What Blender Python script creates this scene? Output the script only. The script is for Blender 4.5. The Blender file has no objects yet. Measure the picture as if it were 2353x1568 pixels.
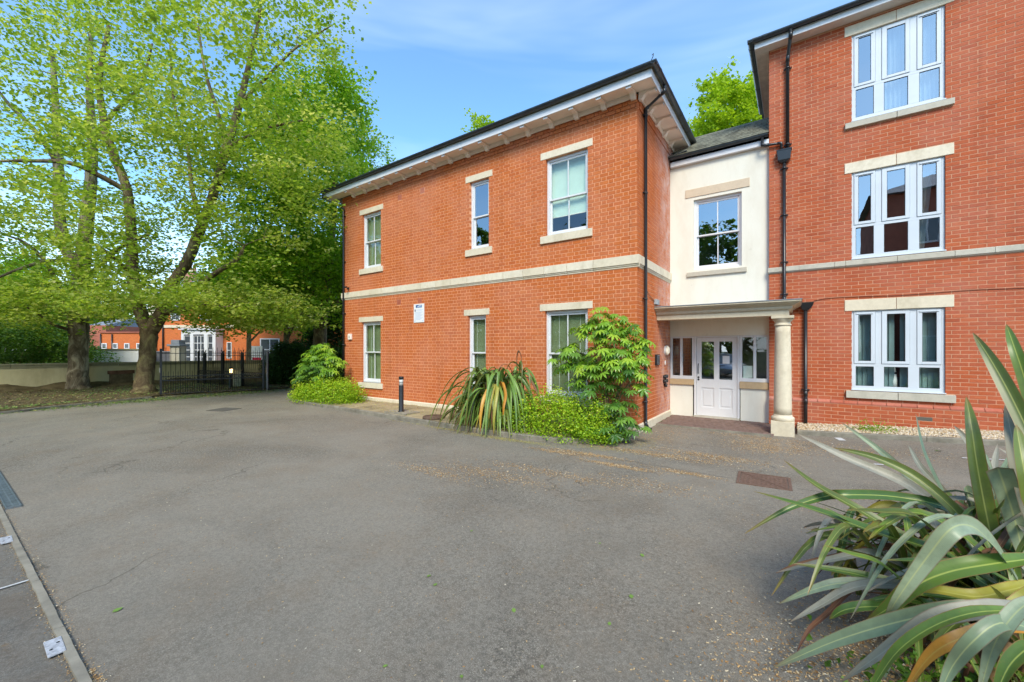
import bpy, math, random
import numpy as np
from mathutils import Vector, Matrix, noise as mnoise
R = math.radians
rnd = random.Random(7)
scene = bpy.context.scene
# ------------------------------------------------------------------ camera
YAW = 34.76
CAM_Z = 1.75
FOC, CX, HOR = 944.38, 1176.0, 802.6          # focal length, centre and horizon, in units of a 2353 px wide frame
cam_d = bpy.data.cameras.new('camera')
cam = bpy.data.objects.new('camera', cam_d); scene.collection.objects.link(cam)
cam.location = (0, 0, CAM_Z); cam.rotation_euler = (R(90), 0, R(YAW))
cam_d.sensor_width = 36; cam_d.lens = FOC / 2353 * 36
cam_d.shift_y = (HOR - 784) / 2353
cam_d.clip_start = 0.05; cam_d.clip_end = 2000
scene.camera = cam
# ------------------------------------------------------------------ light
SUN_EL, SUN_AZ = 43.0, 148.0                  # azimuth clockwise from +Y
world = bpy.data.worlds.new('World'); scene.world = world; world.use_nodes = True
wt = world.node_tree; wn = wt.nodes; wl = wt.links
for n in list(wn): wn.remove(n)
sky = wn.new('ShaderNodeTexSky'); sky.sky_type = 'NISHITA'; sky.sun_disc = False
sky.sun_elevation = R(SUN_EL); sky.sun_rotation = R(SUN_AZ)
sky.air_density = 1.0; sky.dust_density = 0.6; sky.ozone_density = 2.2
tc = wn.new('ShaderNodeTexCoord'); mp = wn.new('ShaderNodeMapping')
mp.inputs['Rotation'].default_value = (0.25, 0.30, 0.5); mp.inputs['Scale'].default_value = (0.8, 1.2, 7.0)
nz = wn.new('ShaderNodeTexNoise'); nz.inputs['Scale'].default_value = 1.3; nz.inputs['Detail'].default_value = 3.5
nz.inputs['Roughness'].default_value = 0.55; nz.inputs['Distortion'].default_value = 0.4
rp = wn.new('ShaderNodeValToRGB'); rp.color_ramp.elements[0].position = 0.42; rp.color_ramp.elements[1].position = 0.78
rp.color_ramp.elements[0].color = (0.02, 0.02, 0.02, 1); rp.color_ramp.elements[1].color = (0.20, 0.20, 0.20, 1)
sepw = wn.new('ShaderNodeSeparateXYZ'); hz = wn.new('ShaderNodeMapRange')
hz.inputs[1].default_value = 0.0; hz.inputs[2].default_value = 0.30; hz.inputs[3].default_value = 0.85; hz.inputs[4].default_value = 0.0
mxf = wn.new('ShaderNodeMath'); mxf.operation = 'MAXIMUM'
mixw = wn.new('ShaderNodeMixRGB'); mixw.inputs[2].default_value = (5.6, 6.2, 6.8, 1)
bg = wn.new('ShaderNodeBackground'); bg.inputs[1].default_value = 0.12
outw = wn.new('ShaderNodeOutputWorld')
wl.new(tc.outputs['Generated'], mp.inputs[0]); wl.new(mp.outputs[0], nz.inputs[0]); wl.new(nz.outputs[0], rp.inputs[0])
wl.new(tc.outputs['Generated'], sepw.inputs[0]); wl.new(sepw.outputs[2], hz.inputs[0])
wl.new(rp.outputs[0], mxf.inputs[0]); wl.new(hz.outputs[0], mxf.inputs[1])
wl.new(mxf.outputs[0], mixw.inputs[0]); tint = wn.new('ShaderNodeMixRGB'); tint.blend_type = 'MULTIPLY'; tint.inputs[0].default_value = 1; tint.inputs[2].default_value = (0.70, 1.0, 1.12, 1)
wl.new(sky.outputs[0], tint.inputs[1]); wl.new(tint.outputs[0], mixw.inputs[1])
wl.new(mixw.outputs[0], bg.inputs[0]); wl.new(bg.outputs[0], outw.inputs[0])
sun_d = bpy.data.lights.new('sun', 'SUN'); sun_d.energy = 1.5; sun_d.angle = R(22); sun_d.color = (1.0, 0.90, 0.74)
sun = bpy.data.objects.new('sun', sun_d); scene.collection.objects.link(sun)
_sd = Vector((math.sin(R(SUN_AZ)) * math.cos(R(SUN_EL)), math.cos(R(SUN_AZ)) * math.cos(R(SUN_EL)), math.sin(R(SUN_EL))))
sun.rotation_euler = _sd.to_track_quat('Z', 'Y').to_euler()
vs = scene.view_settings
vs.view_transform = 'Standard'; vs.look = 'None'; vs.gamma = 1; vs.use_curve_mapping = False
vs.exposure = 1.45
# ------------------------------------------------------------------ measuring helpers
_c, _s = math.cos(R(YAW)), math.sin(R(YAW))
def at(x, y, Z):                               # a point at depth Z in front of the camera
    lat = (x - CX) / FOC * Z
    return Vector((_c * lat - _s * Z, _s * lat + _c * Z, CAM_Z + (HOR - y) / FOC * Z))
def proj(p):
    Z = -_s * p[0] + _c * p[1]; lat = _c * p[0] + _s * p[1]
    if Z < 0.05: return None
    return (CX + FOC * lat / Z, HOR - FOC * (p[2] - CAM_Z) / Z, Z)
def ground_z(x, y):
    a = max(0.0, x + 0.2)
    w = min(1.0, max(0.0, (y - 3.0) / 6.0))
    return 0.052 * a * w if a < 12 else 0.052 * 12 * w
# ------------------------------------------------------------------ scene helpers
COL = scene.collection
def tag(o, label=None, cat=None, group=None, kind=None):
    if label: o['label'] = label
    if cat: o['category'] = cat
    if group: o['group'] = group
    if kind: o['kind'] = kind
    return o
def empty(name, loc=(0, 0, 0), rz=0, label=None, cat=None, group=None, kind=None):
    o = bpy.data.objects.new(name, None); COL.objects.link(o)
    o.location = loc; o.rotation_euler = (0, 0, rz); o.empty_display_size = 0.2
    return tag(o, label, cat, group, kind)
def link_mesh(name, me, m, parent=None, **k):
    o = bpy.data.objects.new(name, me); COL.objects.link(o)
    if m is not None and not me.materials: me.materials.append(m)
    if parent is not None: o.parent = parent
    return tag(o, **k)
class MB:
    """collects shapes and links them as one mesh"""
    def __init__(s): s.v = []; s.f = []; s.sm = []
    def add(s, vs_, fs, smooth=False):
        b = len(s.v); s.v += [tuple(v) for v in vs_]
        for f in fs: s.f.append(tuple(b + i for i in f)); s.sm.append(smooth)
        return s
    def box(s, x0, x1, y0, y1, z0, z1):
        return s.add([(x0,y0,z0),(x1,y0,z0),(x1,y1,z0),(x0,y1,z0),(x0,y0,z1),(x1,y0,z1),(x1,y1,z1),(x0,y1,z1)],
                     [(0,3,2,1),(4,5,6,7),(0,1,5,4),(1,2,6,5),(2,3,7,6),(3,0,4,7)])
    def obox(s, M, sx, sy, sz):
        vs_ = [M @ Vector((a*sx/2, b*sy/2, c*sz/2)) for c in (-1,1) for a, b in ((-1,-1),(1,-1),(1,1),(-1,1))]
        return s.add(vs_, [(0,3,2,1),(4,5,6,7),(0,1,5,4),(1,2,6,5),(2,3,7,6),(3,0,4,7)])
    def prism(s, pts, axis, a0, a1):
        """pts: 2D outline; axis 'x': (y,z) swept along x; 'y': (x,z); 'z': (x,y)"""
        n = len(pts)
        def P(p, a): return {'x': (a, p[0], p[1]), 'y': (p[0], a, p[1]), 'z': (p[0], p[1], a)}[axis]
        vs_ = [P(p, a0) for p in pts] + [P(p, a1) for p in pts]
        fs = [tuple(range(n))[::-1], tuple(range(n, 2*n))] + [(i, (i+1) % n, n+(i+1) % n, n+i) for i in range(n)]
        return s.add(vs_, fs)
    def tube(s, pts, rs, n=8, caps=True, smooth=True):
        pts = [Vector(p) for p in pts]
        if not hasattr(rs, '__len__'): rs = [rs]*len(pts)
        rings = []; up = None
        for i, p in enumerate(pts):
            t = (pts[min(i+1, len(pts)-1)] - pts[max(i-1, 0)])
            if t.length < 1e-9: t = Vector((0,0,1))
            t.normalize()
            if up is None: up = Vector((0,0,1)) if abs(t.z) < 0.9 else Vector((1,0,0))
            a = t.cross(up)
            if a.length < 1e-4: a = t.cross(Vector((0.3,1,0.2)))
            a.normalize(); b = a.cross(t).normalized(); up = b
            rings.append([p + (a*math.cos(2*math.pi*k/n) + b*math.sin(2*math.pi*k/n))*rs[i] for k in range(n)])
        vs_ = [q for r_ in rings for q in r_]; fs = []
        for i in range(len(rings)-1):
            for k in range(n):
                fs.append((i*n+k, i*n+(k+1) % n, (i+1)*n+(k+1) % n, (i+1)*n+k))
        if caps:
            fs.append(tuple(range(n))[::-1]); fs.append(tuple(range((len(rings)-1)*n, len(rings)*n)))
        return s.add(vs_, fs, smooth)
    def lathe(s, prof, cx=0, cy=0, n=32, smooth=True):
        vs_ = [(cx + r*math.cos(2*math.pi*k/n), cy + r*math.sin(2*math.pi*k/n), z) for r, z in prof for k in range(n)]
        fs = [(i*n+k, i*n+(k+1) % n, (i+1)*n+(k+1) % n, (i+1)*n+k) for i in range(len(prof)-1) for k in range(n)]
        fs.append(tuple(range(n))[::-1]); fs.append(tuple(range((len(prof)-1)*n, len(prof)*n)))
        return s.add(vs_, fs, smooth)
    def build(s, name, m, parent=None, bevel=0, **k):
        me = bpy.data.meshes.new(name); me.from_pydata(s.v, [], s.f); me.validate()
        me.polygons.foreach_set('use_smooth', (s.sm + [False]*len(me.polygons))[:len(me.polygons)])
        me.update()
        o = link_mesh(name, me, m, parent, **k)
        if bevel:
            b = o.modifiers.new('bevel', 'BEVEL'); b.width = bevel; b.segments = 2; b.limit_method = 'ANGLE'; b.angle_limit = R(40)
        return o
def box(name, m, parent, x0, x1, y0, y1, z0, z1, bevel=0, **k):
    return MB().box(x0, x1, y0, y1, z0, z1).build(name, m, parent, bevel, **k)
def np_mesh(name, V, F, m, parent=None, smooth=False, face_attr=None, **k):
    """V (n,3) floats, F (m,3 or 4) ints"""
    me = bpy.data.meshes.new(name); nv, nf, w = len(V), len(F), F.shape[1]
    me.vertices.add(nv); me.vertices.foreach_set('co', np.asarray(V, np.float32).ravel())
    me.loops.add(nf*w); me.loops.foreach_set('vertex_index', np.asarray(F, np.int32).ravel())
    me.polygons.add(nf); me.polygons.foreach_set('loop_start', np.arange(0, nf*w, w, dtype=np.int32))
    me.polygons.foreach_set('loop_total', np.full(nf, w, np.int32))
    me.polygons.foreach_set('use_smooth', np.full(nf, smooth))
    me.update(calc_edges=True)
    if face_attr:
        for nm, arr in face_attr.items():
            a = me.attributes.new(nm, 'FLOAT', 'FACE'); a.data.foreach_set('value', np.asarray(arr, np.float32))
    return link_mesh(name, me, m, parent, **k)
# ------------------------------------------------------------------ materials
def lin(c):
    return tuple(((x/255)/12.92 if x/255 <= 0.04045 else ((x/255+0.055)/1.055)**2.4) for x in c) + (1,)
class Mat:
    def __init__(s, name):
        s.m = bpy.data.materials.new(name); s.m.use_nodes = True
        s.n = s.m.node_tree.nodes; s.l = s.m.node_tree.links
        s.b = s.n['Principled BSDF']; s.o = s.n['Material Output']
    def N(s, t, **k):
        x = s.n.new(t)
        for a, v in k.items(): setattr(x, a, v)
        return x
    def L(s, a, b): s.l.new(a, b)
    def noise(s, scale, detail=3, rough=0.5, coord='Object', vscale=None, dist=0):
        t = s.N('ShaderNodeTexCoord'); x = s.N('ShaderNodeTexNoise')
        src = s.N('ShaderNodeNewGeometry').outputs['Position'] if coord == 'World' else t.outputs[coord]
        if vscale:
            mpn = s.N('ShaderNodeMapping'); mpn.inputs['Scale'].default_value = vscale; s.L(src, mpn.inputs[0]); src = mpn.outputs[0]
        s.L(src, x.inputs['Vector']); x.inputs['Scale'].default_value = scale
        x.inputs['Detail'].default_value = detail; x.inputs['Roughness'].default_value = rough; x.inputs['Distortion'].default_value = dist
        return x.outputs[0]
    def ramp(s, fac, stops):
        r = s.N('ShaderNodeValToRGB'); e = r.color_ramp.elements
        while len(e) < len(stops): e.new(0.5)
        for i, (p, c) in enumerate(stops): e[i].position = p; e[i].color = c if len(c) == 4 else tuple(c)+(1,)
        s.L(fac, r.inputs[0]); return r.outputs[0]
    def mix(s, fac, a, b, mode='MIX'):
        x = s.N('ShaderNodeMixRGB', blend_type=mode)
        for i, v in ((0, fac), (1, a), (2, b)):
            if hasattr(v, 'is_linked') or hasattr(v, 'node'): s.L(v, x.inputs[i])
            else: x.inputs[i].default_value = v if not isinstance(v, tuple) else (v if len(v) == 4 else v+(1,))
        return x.outputs[0]
    def math(s, op, a, b=0.0, clamp=False):
        x = s.N('ShaderNodeMath', operation=op, use_clamp=clamp)
        for i, v in ((0, a), (1, b)):
            if hasattr(v, 'node'): s.L(v, x.inputs[i])
            else: x.inputs[i].default_value = v
        return x.outputs[0]
    def color(s, c): 
        if hasattr(c, 'node'): s.L(c, s.b.inputs['Base Color'])
        else: s.b.inputs['Base Color'].default_value = c if len(c) == 4 else c+(1,)
        return s
    def rough(s, r, spec=None, metal=None):
        s.b.inputs['Roughness'].default_value = r
        if spec is not None: s.b.inputs['Specular IOR Level'].default_value = spec
        if metal is not None: s.b.inputs['Metallic'].default_value = metal
        return s
    def bump(s, h, strength=0.3, dist=0.01):
        x = s.N('ShaderNodeBump'); x.inputs['Strength'].default_value = strength; x.inputs['Distance'].default_value = dist
        s.L(h, x.inputs['Height']); s.L(x.outputs[0], s.b.inputs['Normal']); return s
def plain(name, c, r=0.6, spec=0.4, metal=0, var=0.12, scale=6, bump=0.0, bscale=60, bdist=0.004):
    M = Mat(name)
    n = M.noise(scale, 4, 0.6, 'World')
    d = tuple(x*(1-var) for x in c[:3]); e = tuple(min(1, x*(1+var)) for x in c[:3])
    M.color(M.ramp(n, [(0.3, d), (0.7, e)])); M.rough(r, spec, metal)
    if bump: M.bump(M.noise(bscale, 4, 0.6, 'World'), bump, bdist)
    return M.m
def brick_mat(name, cols, weather=(0.75, 0.6, 0.55), wfac=0.25, bloom=False):
    M = Mat(name)
    g = M.N('ShaderNodeNewGeometry'); oi = M.N('ShaderNodeObjectInfo')
    r = M.math('FRACT', M.math('ADD', g.outputs['Random Per Island'], oi.outputs['Random']))
    k = len(cols)
    base = M.ramp(r, [((i+0.5)/k, c) for i, c in enumerate(cols)])
    fine = M.noise(38, 4, 0.65, 'World', (1, 1, 2.5))
    base = M.mix(M.ramp(fine, [(0.35, (0.0,)*3), (0.75, (0.5,)*3)]), base, tuple(x*0.55 for x in cols[0][:3]), 'MIX')
    big = M.noise(0.9, 4, 0.6, 'World')
    base = M.mix(M.ramp(big, [(0.42, (0.0,)*3), (0.8, (wfac,)*3)]), base, weather)
    pale = M.noise(7, 5, 0.75, 'World')
    base = M.mix(M.ramp(pale, [(0.66, (0.0,)*3), (0.8, (0.22,)*3)]), base, (0.70, 0.48, 0.36))
    stk = M.noise(1.1, 5, 0.7, 'World', (3.5, 3.5, 0.30)); base = M.mix(M.ramp(stk, [(0.54, (0.0,)*3), (0.74, (0.38,)*3)]), base, tuple(x*0.5 for x in cols[2][:3]))
    if bloom:                                  # salt bloom on the side wall next to the entrance
        sx = M.N('ShaderNodeSeparateXYZ'); M.L(M.N('ShaderNodeNewGeometry').outputs['Position'], sx.inputs[0])
        a = M.math('MULTIPLY', M.math('SUBTRACT', sx.outputs[1], 9.7), 1.0, True)
        b = M.math('LESS_THAN', M.math('ABSOLUTE', M.math('ADD', sx.outputs[0], 2.734)), 0.15)
        n2 = M.ramp(M.noise(2.6, 6, 0.8, 'World'), [(0.40, (0.1,)*3), (0.62, (0.75,)*3)])
        base = M.mix(M.math('MULTIPLY', M.math('MULTIPLY', a, b), n2), base, (0.66, 0.50, 0.46))
    M.color(base); M.rough(0.85, 0.25); M.bump(fine, 0.5, 0.003)
    return M.m
m_brick_o = brick_mat('orange_brick', [(0.53,0.135,0.032), (0.57,0.152,0.038), (0.49,0.118,0.030), (0.60,0.170,0.045), (0.54,0.138,0.040), (0.56,0.145,0.032)], wfac=0.10, bloom=True)
m_brick_r = brick_mat('red_brick', [(0.43,0.096,0.034), (0.47,0.114,0.044), (0.38,0.080,0.031), (0.50,0.124,0.045), (0.44,0.098,0.040), (0.46,0.102,0.034)], wfac=0.10)
m_mort_o = plain('pale_orange_mortar', (0.74, 0.37, 0.205), 0.95, 0.1, scale=9, bump=0.3)
m_mort_r = plain('buff_mortar', (0.58, 0.31, 0.19), 0.95, 0.1, scale=9, bump=0.3)
m_special = brick_mat('plinth_brick', [(0.46,0.13,0.075), (0.50,0.15,0.085), (0.43,0.115,0.065)])
def stone_mat(name, c1, c2, stain, sf=0.5):
    M = Mat(name)
    oi = M.N('ShaderNodeObjectInfo')
    base = M.mix(oi.outputs['Random'], c1, c2)
    n = M.noise(14, 5, 0.7, 'World'); base = M.mix(M.ramp(n, [(0.4, (0,)*3), (0.75, (0.45,)*3)]), base, tuple(x*0.72 for x in c1[:3]))
    st = M.noise(2.2, 5, 0.7, 'World', (1, 1, 0.5)); base = M.mix(M.ramp(st, [(0.5, (0,)*3), (0.72, (sf,)*3)]), base, stain)
    M.color(base); M.rough(0.85, 0.25); M.bump(n, 0.35, 0.004); return M.m
m_stone = stone_mat('cream_stone', (0.68,0.59,0.43), (0.74,0.66,0.51), (0.40,0.33,0.20), 0.5)
m_stone_g = stone_mat('grey_stone', (0.47,0.43,0.34), (0.54,0.50,0.41), (0.26,0.26,0.20), 0.5)
m_stone_c = stone_mat('column_stone', (0.62,0.54,0.39), (0.66,0.58,0.43), (0.38,0.30,0.18), 0.45)
def render_mat(name, c, dirt):
    M = Mat(name)
    n = M.noise(1.6, 6, 0.7, 'World', (1, 1, 0.35)); f = M.noise(45, 4, 0.6, 'World')
    base = M.mix(M.ramp(n, [(0.46, (0,)*3), (0.74, (0.5,)*3)]), c, dirt)
    s2 = M.noise(3.5, 4, 0.8, 'World'); base = M.mix(M.ramp(s2, [(0.66, (0,)*3), (0.7, (0.16,)*3)]), base, tuple(x*0.6 for x in dirt))
    M.color(base); M.rough(0.8, 0.3); M.bump(f, 0.25, 0.003); return M.m
m_render = render_mat('white_render', (0.74,0.72,0.62), (0.58,0.52,0.40))
m_white = plain('white_paint', (0.67,0.67,0.67), 0.35, 0.5, var=0.03, scale=3)
m_upvc = plain('shade_tinted_white_frame', (0.57,0.61,0.64), 0.32, 0.5, var=0.04, scale=2)  # white frames with the blue-grey of shade mixed into the base colour
m_soffit = plain('cream_soffit', (0.88,0.77,0.67), 0.7, 0.3, var=0.06, scale=3)
m_black = plain('black_gutter', (0.018,0.019,0.021), 0.28, 0.5, var=0.2, scale=5)
m_gutter = plain('dark_grey_gutter', (0.028,0.036,0.042), 0.30, 0.5, var=0.3, scale=5)
m_lead = plain('grey_lead', (0.22,0.24,0.26), 0.5, 0.4, metal=0.3, var=0.2, scale=8)
m_dark = plain('dark_interior', (0.03,0.03,0.028), 0.9, 0.1)
m_joint = plain('dark_joint', (0.12,0.11,0.09), 0.95, 0.1)
m_blackmetal = plain('black_painted_iron', (0.015,0.016,0.017), 0.4, 0.5, var=0.3, scale=20)
m_steel = plain('silver_steel', (0.45,0.47,0.5), 0.35, 0.5, metal=0.7, var=0.1)
m_paper = plain('white_paper', (0.75,0.75,0.72), 0.7, 0.3, var=0.03)
def glass_mat(name, tint=(0.94,0.98,0.95), base=0.03, rough=0.004):
    M = Mat(name); n = M.n
    n.remove(M.b)
    tr = M.N('ShaderNodeBsdfTransparent'); tr.inputs[0].default_value = tint+(1,)
    gl = M.N('ShaderNodeBsdfGlossy'); gl.inputs['Roughness'].default_value = rough; gl.inputs[0].default_value = (0.95,0.97,1,1)
    fr = M.N('ShaderNodeFresnel'); fr.inputs[0].default_value = 1.7
    w = M.noise(1.3, 2, 0.5, 'World'); bp = M.N('ShaderNodeBump'); bp.inputs['Strength'].default_value = 0.05; bp.inputs['Distance'].default_value = 0.02
    M.L(w, bp.inputs['Height']); M.L(bp.outputs[0], gl.inputs['Normal'])
    gm = M.N('ShaderNodeNewGeometry'); f = M.math('MULTIPLY', M.math('ADD', fr.outputs[0], base, True), M.math('SUBTRACT', 1.0, gm.outputs['Backfacing']))
    mx = M.N('ShaderNodeMixShader'); M.L(f, mx.inputs[0]); M.L(tr.outputs[0], mx.inputs[1]); M.L(gl.outputs[0], mx.inputs[2])
    M.L(mx.outputs[0], M.o.inputs[0]); return M.m
m_glass = glass_mat('window_glass')
m_glass3 = glass_mat('clear_window_glass', (0.96,0.99,0.98), 0.02)
m_glass2 = glass_mat('reflective_glass', (0.8,0.86,0.88), 0.26)
def blind_mat(name, c, hor=True, freq=28):
    M = Mat(name)
    g = M.N('ShaderNodeNewGeometry'); w = M.N('ShaderNodeTexWave', wave_type='BANDS', bands_direction='Z' if hor else 'X')
    w.inputs['Scale'].default_value = freq; w.inputs['Distortion'].default_value = 0.0
    M.L(g.outputs['Position'], w.inputs[0])
    M.color(M.ramp(w.outputs['Fac'], [(0.1, tuple(x*0.6 for x in c)), (0.6, c)])); M.rough(0.7, 0.3); return M.m
m_blind_green = blind_mat('green_slat_blind', (0.44,0.47,0.28), True, 6)
m_roller = plain('pale_roller_blind', (0.62,0.72,0.63), 0.8, 0.2, var=0.04)
m_vblind = plain('teal_vertical_blind', (0.17,0.25,0.25), 0.8, 0.2, var=0.1)
m_curtain = plain('pale_curtain', (0.55,0.56,0.52), 0.85, 0.2, var=0.08)
def leaf_mat(name, stops, trans=0.35, rough=0.45, tcol=None, spec=0.35):
    M = Mat(name)
    a = M.N('ShaderNodeAttribute', attribute_name='tone')
    oi = M.N('ShaderNodeObjectInfo')
    v = M.math('ADD', a.outputs['Fac'], M.math('MULTIPLY', oi.outputs['Random'], 0.0))
    c = M.ramp(v, stops)
    M.color(c); M.rough(rough, spec)
    tl = M.N('ShaderNodeBsdfTranslucent')
    tcx = M.mix(1.0, c, (1.25, 1.25, 0.6), 'MULTIPLY'); M.L(tcx, tl.inputs[0])
    mx = M.N('ShaderNodeMixShader'); mx.inputs[0].default_value = trans
    M.L(M.b.outputs[0], mx.inputs[1]); M.L(tl.outputs[0], mx.inputs[2]); M.L(mx.outputs[0], M.o.inputs[0])
    return M.m
m_leaf_plane = leaf_mat('plane_leaves', [(0.0,(0.15,0.26,0.03)),(0.35,(0.29,0.41,0.05)),(0.7,(0.47,0.53,0.11)),(1.0,(0.70,0.68,0.32))], 0.58)
m_leaf_maple = leaf_mat('bright_green_leaves', [(0.0,(0.13,0.27,0.02)),(0.5,(0.25,0.42,0.03)),(0.85,(0.38,0.52,0.04)),(1.0,(0.56,0.52,0.07))], 0.62)
m_leaf_dark = leaf_mat('dark_evergreen_leaves', [(0.0,(0.02,0.06,0.015)),(0.6,(0.05,0.12,0.025)),(1.0,(0.10,0.20,0.035))], 0.3)
m_leaf_mid = leaf_mat('mid_green_leaves', [(0.0,(0.05,0.12,0.015)),(0.5,(0.09,0.19,0.02)),(1.0,(0.17,0.28,0.03))], 0.35)
m_leaf_lime = leaf_mat('lime_leaves', [(0.0,(0.26,0.40,0.02)),(0.5,(0.40,0.54,0.03)),(1.0,(0.58,0.62,0.06))], 0.55)
m_leaf_euon = leaf_mat('yellow_green_shrub_leaves', [(0.0,(0.12,0.27,0.012)),(0.35,(0.27,0.46,0.015)),(0.75,(0.46,0.58,0.03)),(1.0,(0.68,0.64,0.06))], 0.3)
def bark_mat(name, c1, c2, c3, scale=3):
    M = Mat(name)
    n = M.noise(scale, 6, 0.7, 'World', (1, 1, 0.5), 1.2)
    v = M.noise(scale*4, 5, 0.7, 'World', (1, 1, 0.35))
    c = M.ramp(n, [(0.38, c1), (0.5, c2), (0.62, c3)])
    c = M.mix(M.ramp(v, [(0.4, (0,)*3), (0.75, (0.6,)*3)]), c, tuple(x*0.5 for x in c1))
    M.color(c); M.rough(0.9, 0.2); M.bump(v, 0.8, 0.03); return M.m
m_bark = bark_mat('plane_bark', (0.11,0.085,0.055), (0.20,0.16,0.105), (0.40,0.35,0.24))
m_bark_b = bark_mat('mossy_bark', (0.10,0.07,0.04), (0.17,0.125,0.07), (0.30,0.26,0.12))
m_twig = plain('twig_bark', (0.09,0.07,0.04), 0.9, 0.2, var=0.3)
m_stem = plain('pale_brown_stem', (0.27,0.19,0.10), 0.85, 0.2, var=0.25, scale=20)
def asphalt(name, c, brown=0.5, scale=1.0):
    M = Mat(name)
    f1 = M.noise(150*scale, 4, 0.85, 'World'); f2 = M.noise(34*scale, 5, 0.8, 'World')
    big = M.noise(0.35, 5, 0.62, 'World', None, 0.6); mid = M.noise(1.4, 6, 0.72, 'World')
    base = M.ramp(f1, [(0.34, tuple(x*0.35 for x in c)), (0.48, c), (0.58, tuple(x*1.35 for x in c)), (0.70, tuple(x*2.6 for x in c))])
    base = M.mix(M.ramp(f2, [(0.46, (0,)*3), (0.60, (0.75,)*3)]), base, tuple(x*0.42 for x in c))
    f3 = M.noise(75*scale, 4, 0.9, 'World'); base = M.mix(M.ramp(f3, [(0.56, (0,)*3), (0.66, (0.9,)*3)]), base, tuple(x*2.1 for x in c))
    base = M.mix(M.ramp(f3, [(0.34, (0.9,)*3), (0.44, (0,)*3)]), base, tuple(x*0.3 for x in c))
    base = M.mix(M.ramp(f2, [(0.30, (0.5,)*3), (0.42, (0,)*3)]), base, tuple(x*1.5 for x in c))
    base = M.mix(M.ramp(big, [(0.36, (0,)*3), (0.60, (0.5,)*3)]), base, tuple(x*1.5 for x in c))
    dk = M.noise(0.55, 6, 0.7, 'World', (1, 1.6, 1), 0.8); base = M.mix(M.ramp(dk, [(0.50, (0,)*3), (0.72, (0.32,)*3)]), base, tuple(x*0.62 for x in c))
    base = M.mix(M.ramp(mid, [(0.46, (0,)*3), (0.70, (0.5*brown,)*3)]), base, (c[0]*1.05, c[1]*0.80, c[2]*0.58))
    pb = M.noise(5.5, 6, 0.8, 'World'); base = M.mix(M.ramp(pb, [(0.60, (0,)*3), (0.74, (0.6*brown,)*3)]), base, (c[0]*1.7, c[1]*1.15, c[2]*0.65))
    cr = M.N('ShaderNodeTexVoronoi', feature='DISTANCE_TO_EDGE'); M.L(M.N('ShaderNodeNewGeometry').outputs['Position'], cr.inputs['Vector']); cr.inputs['Scale'].default_value = 0.33
    dm = M.N('ShaderNodeVectorMath', operation='ADD'); gp_ = M.N('ShaderNodeNewGeometry'); nn_ = M.N('ShaderNodeTexNoise'); nn_.inputs['Scale'].default_value = 2.0; nn_.inputs['Detail'].default_value = 6; M.L(gp_.outputs['Position'], dm.inputs[0]); M.L(nn_.outputs['Color'], dm.inputs[1]); M.L(gp_.outputs['Position'], nn_.inputs['Vector']); M.L(dm.outputs[0], cr.inputs['Vector'])
    ck = M.math('MULTIPLY', M.ramp(cr.outputs[0], [(0.0, (0.55,)*3), (0.004, (0.35,)*3), (0.008, (0,)*3)]), M.ramp(M.noise(0.5, 2, 0.5, 'World'), [(0.52, (0,)*3), (0.6, (1,)*3)])); base = M.mix(ck, base, tuple(x*0.3 for x in c))
    M.color(base); M.rough(0.93, 0.2); M.bump(f1, 0.7, 0.008); return M.m
m_asphalt = asphalt('asphalt', (0.200,0.178,0.140))
m_asphalt2 = asphalt('coarse_asphalt', (0.155,0.142,0.118), 0.9)
m_conc = plain('pale_concrete', (0.27,0.245,0.19), 0.9, 0.2, var=0.25, scale=5, bump=0.4, bscale=90)
m_kerb = plain('weathered_kerb_concrete', (0.22,0.20,0.155), 0.92, 0.2, var=0.35, scale=4, bump=0.4, bscale=90)
m_soil = plain('leafy_soil', (0.12,0.092,0.050), 0.95, 0.1, var=0.45, scale=3, bump=0.6, bscale=25, bdist=0.03)
m_soil2 = plain('pale_sandy_soil', (0.34,0.28,0.17), 0.95, 0.1, var=0.35, scale=2.5, bump=0.6, bscale=40, bdist=0.01)
m_paver = plain('brown_paver', (0.20,0.135,0.11), 0.9, 0.2, var=0.25, scale=12, bump=0.3)
m_slate = plain('mossy_slate', (0.16,0.155,0.11), 0.85, 0.25, var=0.5, scale=5, bump=0.4)
m_rust = plain('rusty_cast_iron', (0.17,0.105,0.075), 0.75, 0.3, metal=0.2, var=0.3, scale=30, bump=0.4)
m_markw = plain('worn_white_marking', (0.55,0.55,0.53), 0.8, 0.2, var=0.2, scale=20)
# ================================================================== ground
XL, XC, YL, YR = -13.165, -2.734, 8.515, 11.096
YW = YR + 0.10
def sheet(name, m, x0, x1, y0, y1, step, zoff=0.0, zf=None, kind='structure'):
    nx = max(1, int((x1-x0)/step)); ny = max(1, int((y1-y0)/step))
    xs = np.linspace(x0, x1, nx+1); ys = np.linspace(y0, y1, ny+1)
    V = np.array([(x, y, (zf or ground_z)(x, y)+zoff) for y in ys for x in xs])
    F = np.array([(j*(nx+1)+i, j*(nx+1)+i+1, (j+1)*(nx+1)+i+1, (j+1)*(nx+1)+i) for j in range(ny) for i in range(nx)])
    return np_mesh(name, V, F, m, None, True, kind=kind)
far = MB(); far.box(-400, 400, -300, 600, -1.2, -0.06)
far.build('ground', plain('distant_ground', (0.10,0.12,0.06), 0.95, 0.1, var=0.3, scale=0.3), None, kind='structure')
def yard_z(x, y):
    z = ground_z(x, y) + 0.010*math.sin(x*0.7+1)*math.sin(y*0.6)
    return z - 0.012
sheet('courtyard', m_asphalt, -42, 16, -14, 30, 0.4, 0, yard_z)
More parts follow.
